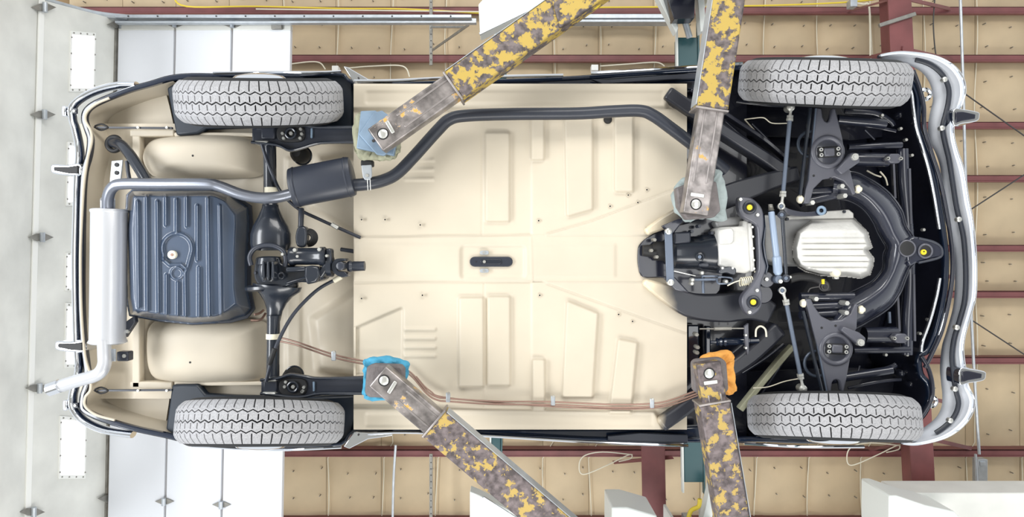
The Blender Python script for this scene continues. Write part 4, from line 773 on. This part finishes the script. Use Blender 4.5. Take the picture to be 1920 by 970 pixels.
# front subframe: broad C sweeping round the sump to a nose mount
SO = [(1566, 326), (1601, 323), (1636, 339), (1668, 363), (1690, 393), (1699, 421), (1714, 447), (1722, 470), (1716, 491), (1707, 503), (1699, 521), (1686, 553), (1664, 580), (1612, 612), (1572, 628)]
SI = [(1560, 372), (1592, 377), (1618, 392), (1636, 416), (1645, 436), (1654, 452), (1660, 464), (1656, 475), (1655, 486), (1655, 496), (1651, 509), (1634, 528), (1606, 543), (1582, 556), (1560, 590)]
def loft(A, B, Da, depth, name, mt, par, pw=.55, n=5, k=9):
    """rounded pressing between two edge curves, bulging towards the ground"""
    a = crom(A, n); b = crom(B, n); q = len(a); mm = MB(); vs_ = []
    for j in range(k+1):
        t = j/k; z = depth*max(0, math.sin(PI*t))**pw
        vs_ += [P(a[i][0]+(b[i][0]-a[i][0])*t, a[i][1]+(b[i][1]-a[i][1])*t, Da-z) for i in range(q)]
    mm.add(vs_, [(j*q+i, j*q+i+1, (j+1)*q+i+1, (j+1)*q+i) for j in range(k) for i in range(q-1)]); return obj(name, mm, mt, par, 0, 80)
sf = loft(SO, SI, 3.24, .12, 'front_subframe', 'sub', car)
for e in (SO, SI): obj('subframe_bead', MB().tube(px(crom(e, 5), 3.225), R(1.8, 3.22), 8), 'sub', sf)
obj('nose_plate', MB().prism(crom([(1706, 446), (1744, 451), (1762, 459), (1768, 472), (1764, 483), (1750, 485), (1720, 493), (1704, 497)], 4, True), 3.13, .07), 'sub', sf, .01)
obj('hole_rim', MB().torus(1701, 466, 3.118, 14.5, 2, 32, 8), 'arm', sf); obj('hole', MB().disc(1701, 466, 3.112, 13.5, .01, 28), 'rubber', sf)
obj('mount_rim', MB().torus(1735, 471, 3.126, 12.5, 2, 32, 8), 'arm', sf); obj('mount_cup', MB().disc(1735, 471, 3.124, 11.5, .01, 28), 'rubber', sf); obj('yellow_plug', MB().disc(1733, 473, 3.116, 5.2, .02, 12), 'yellow', sf)
obj('plug_hole', MB().disc(1733, 472, 3.112, 1.3, .004, 8), 'rubber', sf)
obj('nose_strap', MB().tube(px(crom([(1722, 447), (1750, 454), (1764, 464), (1766, 478), (1756, 485), (1722, 493)], 5), 3.13), R(2.4, 3.13), 8), 'satin', sf)
for y0, y1 in ((352, 362), (373, 366), (557, 556), (576, 572), (592, 586)):
    obj('cross_tube', MB().tube(px([(1500, y0+8*(y0 < 400)), (1600, y1-8*(y0 < 400))], 3.17), R(8, 3.17), 14), 'sub', sf)
for x, y in ((1580, 349), (1585, 367), (1524, 380), (1531, 561), (1589, 569), (1588, 587)): obj('mount_bolt', MB().disc(x, y, 3.09, 5, .06, 6), 'steel', sf)
obj('engine_arm', MB().prism(crom([(1466, 385), (1480, 392), (1510, 398), (1540, 394), (1548, 388), (1548, 402), (1512, 406), (1478, 402)], 4, True), 3.1, .05), 'sub', car, .008)
obj('engine_mount', MB().torus(1540, 395, 3.09, 6.5, 2.8, 24, 8), 'padblue', car)
obj('lower_hose', MB().tube(px(crom([(1480, 524), (1500, 519), (1525, 522), (1545, 532), (1550, 545)], 5), 3.14), R(8, 3.14), 14), 'rubber', car)
cd = obj('cable_coil', MB().torus(1545, 537, 3.06, 8.5, 1.2, 24, 6).torus(1547, 538, 3.055, 6, 1.2, 24, 6), 'darkwire', car); obj('yellow_tag', MB().box(1542, 1546, 524, 533, 3.05, .01), 'yellow', cd)
line('sensor_wire', [(1515, 548, 3.1), (1520, 541, 3.1), (1536, 538, 3.1)], 1.2, 'darkwire')
# anti-roll bar uprights, radiator support
obj('radiator_duct', MB().tube(px(crom([(1692, 280), (1694, 340), (1699, 400), (1704, 470), (1704, 540), (1701, 600), (1700, 665)], 5), 3.3), R(10.5, 3.3), 20), 'sub', car)
for pts in ([(1676, 305), (1679, 372)], [(1684, 556), (1687, 622)], [(1706, 316), (1709, 420)], [(1714, 515), (1716, 640)]): obj('duct_strip', MB().bar((*pts[0], 3.27), (*pts[1], 3.27), 4, .02), 'arm', car)
for c in ((1678, 297), (1690, 635)):
    b = obj('mount_plate', MB().prism([(c[0]-16, c[1]), (c[0]-8, c[1]-9), (c[0]+8, c[1]-9), (c[0]+16, c[1]), (c[0]+8, c[1]+9), (c[0]-8, c[1]+9)], 3.16, .04), 'arm', car, .005)
    for k in (-12, 12): obj('bolt', MB().disc(c[0]+k, c[1], 3.15, 3.8, .02, 6), 'steel', b); obj('bolt_core', MB().disc(c[0]+k, c[1], 3.146, 1.6, .01, 8), 'rubber', b)
for a, b, wd in (((1590, 276), (1690, 272), 6), ((1604, 299), (1664, 300), 13), ((1620, 628), (1680, 628), 15), ((1600, 658), (1705, 656), 6), ((1570, 224), (1660, 232), 9), ((1560, 712), (1672, 694), 8)):
    obj('cross_bar', MB().tube(px([a, b], 3.24), R(wd, 3.24), 14), 'sub', car)
for a in ((1655, 216), (1690, 656), (1662, 666), (1702, 666), (1742, 600), (1726, 626), (1711, 291), (1733, 431), (1700, 262), (1690, 241)): obj('body_bolt', MB().disc(*a, 3.32, 3, .02, 8), 'steel', car)
for pts, wd in (([(1584, 208), (1640, 212), (1668, 226), (1676, 236)], 5), ([(1600, 232), (1650, 240), (1680, 246)], 3), ([(1622, 244), (1640, 262)], 2), ([(1556, 716), (1620, 704), (1668, 690), (1680, 684)], 5), ([(1590, 728), (1650, 716), (1690, 712)], 3), ([(1612, 686), (1604, 712)], 2), ([(1380, 190), (1440, 196), (1478, 198)], 4), ([(1360, 228), (1400, 262), (1440, 288)], 3), ([(1410, 232), (1446, 268), (1470, 296)], 2.4), ([(1392, 700), (1430, 676), (1470, 646)], 3), ([(1420, 752), (1452, 704), (1480, 660)], 2.4)):
    obj('inner_wing_rib', MB().tube(px(crom(pts, 5), 3.42), R(wd, 3.42), 10, True, .6), 'sub', car)
for (x, y) in ((1648, 216), (1690, 216), (1692, 700), (1710, 720)): obj('wing_plug', MB().disc(x, y, 3.45, 7, .03, 18, .01), 'sub', car)
for pts in ([(1625, 320), (1640, 328), (1652, 332)], [(1650, 322), (1660, 334), (1664, 348)]): line('loom_wire', [(a, b, 3.3) for a, b in pts], 1.6, 'cwire')
obj('drain_tube', MB().tube(px([(1667, 585), (1668, 606)], 3.25), R(3, 3.25), 10), 'rod', car)
# left front corner: spring, cable, cylinder near the orange cloth
sgn = obj('cylinder_bracket', MB().prism([(1396, 612), (1404, 606), (1405, 660), (1402, 668), (1398, 650)], 3.14, .02), 'arm', car, .004)
for y in (629, 653): obj('bolt', MB().disc(1399, y, 3.135, 2.4, .02, 6), 'steel', sgn)
obj('clutch_cylinder', MB().lathe(P(1332, 642, 3.2), P(1422, 639, 3.2), [(0, R(3, 3.2)), (.12, R(3, 3.2)), (.13, R(8, 3.2)), (.18, R(6, 3.2)), (.22, R(8.5, 3.2)), (.27, R(6, 3.2)), (.31, R(8.5, 3.2)), (.36, R(7, 3.2)), (.8, R(7, 3.2)), (.82, R(5, 3.2)), (1, R(5, 3.2))], 20), 'navy', car)
obj('stay_rod', MB().tube(px([(1312, 617), (1340, 617)], 3.15), R(1.4, 3.15), 8).tube(px([(1370, 616), (1398, 616)], 3.15), R(1.4, 3.15), 8).tube(px([(1339, 617), (1371, 616)], 3.15), R(3.4, 3.15), 12), 'hinge', car)
line('fluid_hose', [(1417, 632, 3.14), (1418, 618, 3.14), (1426, 612, 3.14), (1435, 618, 3.14), (1437, 632, 3.14)], 1.8, 'cwire')
for x, y in ((1307, 628), (1309, 652), (1308, 662)): obj('fitting', MB().disc(x, y, 3.2, 4, .05, 6), 'hinge', car)
line('ground_wire', [(1412, 728, 3.2), (1440, 726, 3.2), (1470, 716, 3.2), (1500, 710, 3.18)], 1.1, 'cwire'); line('edge_wire', [(1396, 224, 3.3), (1412, 222, 3.3), (1432, 221, 3.3), (1448, 231, 3.3), (1480, 231, 3.3)], 1.1, 'cwire')
line('edge_wire', [(1396, 224, 3.3), (1420, 250, 3.3), (1450, 276, 3.3), (1476, 300, 3.3)], 1.4, 'cwire')
# nose: chrome-edged valance lip, inner bars, bumper
for pts, r, mt in (([(1712, 132), (1724, 165), (1732, 200), (1733, 240), (1746, 285), (1762, 335), (1774, 392), (1784, 460), (1786, 510), (1780, 560), (1766, 620), (1748, 662), (1734, 690)], 4, 'gloss'), ([(1695, 150), (1708, 172), (1712, 200), (1718, 240), (1730, 280), (1742, 322), (1752, 372), (1761, 430)], 3.2, 'chrome'), ([(1762, 522), (1756, 556), (1744, 600), (1730, 640), (1727, 660)], 3.2, 'chrome'), ([(1752, 300), (1766, 352), (1779, 420), (1786, 470), (1787, 516), (1778, 566), (1760, 632)], 2.4, 'chrome'), ([(1727, 668), (1740, 690), (1748, 722), (1745, 752), (1722, 790)], 4, 'gloss')):
    obj('nose_lip', MB().tube(px(crom(pts, 6), 3.29), R(r, 3.29), 10), mt, car)
BO = [(1648, 106), (1672, 101), (1700, 100), (1749, 107), (1783, 124), (1802, 148), (1806, 173), (1799, 198), (1787, 222), (1784, 250), (1790, 280), (1803, 320), (1812, 375), (1820, 416), (1826, 480), (1826, 547), (1819, 580), (1806, 625), (1802, 655), (1806, 690), (1811, 722), (1823, 750), (1817, 778), (1796, 803), (1765, 821), (1718, 832), (1690, 830)]
BI = [(1656, 110), (1680, 113), (1704, 120), (1729, 134), (1744, 156), (1750, 186), (1744, 215), (1741, 236), (1743, 262), (1757, 290), (1766, 322), (1766, 372), (1772, 410), (1790, 480), (1792, 540), (1788, 580), (1776, 624), (1768, 650), (1764, 690), (1766, 720), (1768, 740), (1766, 764), (1756, 784), (1738, 800), (1716, 814), (1700, 824), (1692, 828)]
bo = crom(BO, 5); bi = crom(BI, 5); nb = len(bo); m = MB(); lv = []
def mixp(a, b, t): return (a[0]+(b[0]-a[0])*t, a[1]+(b[1]-a[1])*t)
prof = [(0, 3.34), (.1, 3.32), (.3, 3.37), (.7, 3.40), (1, 3.43)]
for t, D in prof: lv += [P(*mixp(bo[i], bi[i], t), D) for i in range(nb)]
m.add(lv, [(j*nb+i, j*nb+i+1, (j+1)*nb+i+1, (j+1)*nb+i) for j in range(len(prof)-1) for i in range(nb-1)])
fb = obj('front_bumper', m, 'inner', car, 0, 70); sm = fb.modifiers.new('sheet', 'SOLIDIFY'); sm.thickness = .006
obj('bumper_face', MB().tube(px(bo, 3.34), R(3.4, 3.34), 10, True, 2.2), 'chrome', fb)
obj('mounting_bar', MB().tube([P(*mixp(bo[i], bi[i], .45), 3.35) for i in range(12, nb-12)], R(4.6, 3.35), 10, True, .8), 'satin', fb)
for i in (22, 40, 62, 82, 100, 112): obj('bar_bolt', MB().disc(*mixp(bo[i], bi[i], .45), 3.33, 5, .02, 12, .004), 'steel', fb)
for y in (0, 1):
    c = (1800, 219) if y == 0 else (1812, 706); s = 1
    g = obj('overrider', MB().prism(crom([(c[0]-12, c[1]-14), (c[0]+8, c[1]-14), (c[0]+34, c[1]-9), (c[0]+37, c[1]-2), (c[0]+32, c[1]+8), (c[0]+4, c[1]+13), (c[0]-12, c[1]+16)], 4, True), 3.3, .1), 'chrome', fb, .008)
    obj('overrider_core', MB().prism([(c[0]-8, c[1]-10), (c[0]+6, c[1]-10), (c[0]+30, c[1]-5), (c[0]+29, c[1]+4), (c[0]+4, c[1]+8), (c[0]-8, c[1]+12)], 3.294, .05), 'gloss', fb, .004)
for (x, y) in ((1735, 177), (1746, 753)): obj('head_lamp_ring', MB().torus(x, y, 3.4, 9, 4, 24, 8), 'chrome', car)
# rear bumper
RB = [(257, 160), (225, 160), (190, 168), (160, 181), (138, 200), (137, 222), (143, 245), (150, 285), (147, 330), (145, 400), (143, 485), (144, 570), (146, 640), (149, 690), (142, 722), (137, 745), (140, 768), (160, 790), (198, 807), (250, 815)]
rb = obj('rear_bumper', MB().tube(px(crom(RB, 6), 3.33), R(6.5, 3.33), 12, True, 1.8), 'chrome', car)
RL = [(205, 184), (180, 195), (163, 210), (160, 226), (170, 245), (172, 265), (164, 300), (157, 350), (153, 420), (151, 485), (152, 560), (155, 620), (160, 670), (168, 700), (170, 730), (160, 745), (160, 762), (180, 778), (215, 788)]
obj('boot_lip', MB().tube(px(crom(RL, 6), 3.3), R(2.6, 3.3), 8), 'beige', car)
for c in ((124, 318), (132, 650)):
    obj('overrider', MB().prism(crom([(c[0]-30, c[1]-2), (c[0]-26, c[1]-10), (c[0], c[1]-9), (c[0]+24, c[1]-12), (c[0]+28, c[1]+10), (c[0], c[1]+11), (c[0]-26, c[1]+7)], 4, True), 3.3, .1), 'chrome', rb, .008)
    obj('overrider_core', MB().prism([(c[0]-24, c[1]-5), (c[0]+2, c[1]-5), (c[0]+22, c[1]-8), (c[0]+22, c[1]+8), (c[0]+2, c[1]+7), (c[0]-24, c[1]+2)], 3.292, .05), 'rubber', rb, .004)
for c in ((128, 208), (130, 761)):
    obj('plate_lamp', MB().box(c[0]-13, c[0]-6, c[1]-10, c[1]+10, 3.3, .08), 'chrome', rb, .006); obj('lamp_bracket', MB().box(c[0]-6, c[0]+16, c[1]-5, c[1]+5, 3.31, .01), 'satin', rb, .002); obj('bracket_hole', MB().disc(c[0], c[1], 3.305, 3, .006, 12), 'galv', rb)
    obj('bracket_bolt', MB().disc(c[0]+10, c[1], 3.303, 2.6, .01, 6), 'steel', rb)
# ================================================================== wheels
RT_, NT = .357, 57
def tyre_meshes():
    rin, hw = .343, .094
    prof = [(-.05, .19), (-.075, .21), (-.098, .26), (-.1, .29), (-.097, .300), (-.088, .318), (-.06, rin), (0, rin+.003), (.06, rin), (.088, .318), (.097, .300), (.1, .29), (.098, .26), (.075, .21), (.05, .19)]
    S = 114; mb = MB(); vs_ = []; fs = []
    for i in range(S):
        a = 2*PI*i/S
        vs_ += [Vector((r*math.sin(a), y, -r*math.cos(a))) for y, r in prof]
    k = len(prof)
    for i in range(S):
        for j in range(k-1): fs.append((i*k+j, ((i+1) % S)*k+j, ((i+1) % S)*k+j+1, i*k+j+1))
    mb.add(vs_, fs); carc = mesh_of('tyre_carcass', mb); carc.materials.append(M['carcass'])
    def rr(y): return RT_-.0009*(abs(y)/.045)**2-15*max(0, abs(y)-.045)**2
    ribs = []
    # bands across the width; each rib = closed blocks joined along zigzag edges, slots cut from one side
    g = .0016; zz = .0052
    defs = [(-.088, -.0435, -1, 'o'), (-.0385, -.0034, 1, 'i'), (.0034, .0385, 1, 'j'), (.0435, .088, 1, 'p')]
    th = [0, .14, .32, .5, .64, .82]
    for (y0, y1, sg, kind) in defs:
        mb = MB(); ysub = [0, .16, .5, .84, 1.0]; nodes = {}
        def zig(t): t = t % 1; return zz*(1-4*abs(t-.5)) if True else 0
        T = [n_+x for n_ in range(NT) for x in th]; nT = len(T)
        def node(i, j, top):
            key = (i % nT, j, top)
            if key not in nodes:
                t = T[i % nT]; z = zig(t); f0 = 0 if kind == 'o' else 1; f1 = 0 if kind == 'p' else 1
                ya = y0+z*f0; yb = y1+z*f1; y = ya+(yb-ya)*ysub[j]; r = rr(y) if top else rin-.003-14*max(0, abs(y)-.045)**2
                a = 2*PI*t/NT; nodes[key] = len(mb.v); mb.v.append(Vector((r*math.sin(a), y, -r*math.cos(a))))
            return nodes[key]
        def solid(i, j):
            c = i % 6
            if kind == 'o': return not (c == 0 and j <= 2)
            if kind == 'p': return not (c == 0 and j >= 1)
            if kind == 'i': return not (c == 3 and 0 < j < 4 and j != 3)
            return not (c == 0 and 0 < j < 3)
        for i in range(nT):
            for j in range(4):
                if not solid(i, j): continue
                mb.f.append((node(i, j, 1), node(i+1, j, 1), node(i+1, j+1, 1), node(i, j+1, 1)))
                for di, dj, e in ((-1, 0, ((i, j), (i, j+1))), (1, 0, ((i+1, j+1), (i+1, j))), (0, -1, ((i+1, j), (i, j))), (0, 1, ((i, j+1), (i+1, j+1)))):
                    ni, nj = (i+di) % nT, j+dj
                    if 0 <= nj < 4 and solid(ni, nj): continue
                    (a, b), (c, d_) = e; mb.f.append((node(a, b, 1), node(c, d_, 1), node(c, d_, 0), node(a, b, 0)))
        me = mesh_of('tread_rib', mb); me.materials.append(M['tread']); ribs.append(me)
    for me in [carc]: me.polygons.foreach_set('use_smooth', [True]*len(me.polygons))
    return carc, ribs
carc, ribs = tyre_meshes()
def lathe_y(prof, seg=40):
    mb = MB(); S = seg; vs_ = []; k = len(prof)
    for i in range(S):
        a = 2*PI*i/S; vs_ += [Vector((r*math.sin(a), y, -r*math.cos(a))) for y, r in prof]
    return mb.add(vs_, [(i*k+j, ((i+1) % S)*k+j, ((i+1) % S)*k+j+1, i*k+j+1) for i in range(S) for j in range(k-1)])
rimm = mesh_of('wheel_rim', lathe_y([(-.06, .2), (-.055, .18), (-.02, .165), (.02, .16), (.045, .1), (.05, .001)])); rimm.materials.append(M['satin'])
capm = mesh_of('hub_cap', lathe_y([(.05, .2), (.068, .19), (.072, .14), (.09, .125), (.108, .1), (.116, .06), (.12, .03), (.121, .001)])); capm.materials.append(M['chrome'])
for me in (rimm, capm): me.polygons.foreach_set('use_smooth', [True]*len(me.polygons))
for (u, v, dz, rz, s, cb) in ((490, 189, 3.15, .6, -1, 14.5), (492, 793, 3.15, 0, 1, 14), (1541, 155, 3.16, 1.6, -1, 14.6), (1558, 783, 3.16, 2, 1, 13.4)):   # hanging wheels tuck in at the bottom
    c = P(u, v, dz); wh = link('wheel', rimm, car, c); wh.rotation_euler = (-math.radians(cb), 0, math.radians(rz)+(PI if s < 0 else 0))
    for nm, me in [('tyre_carcass', carc)]+[('tread_rib', r) for r in ribs]+[('hub_cap', capm)]:
        o = bpy.data.objects.new(nm, me); COL.objects.link(o); o.parent = wh
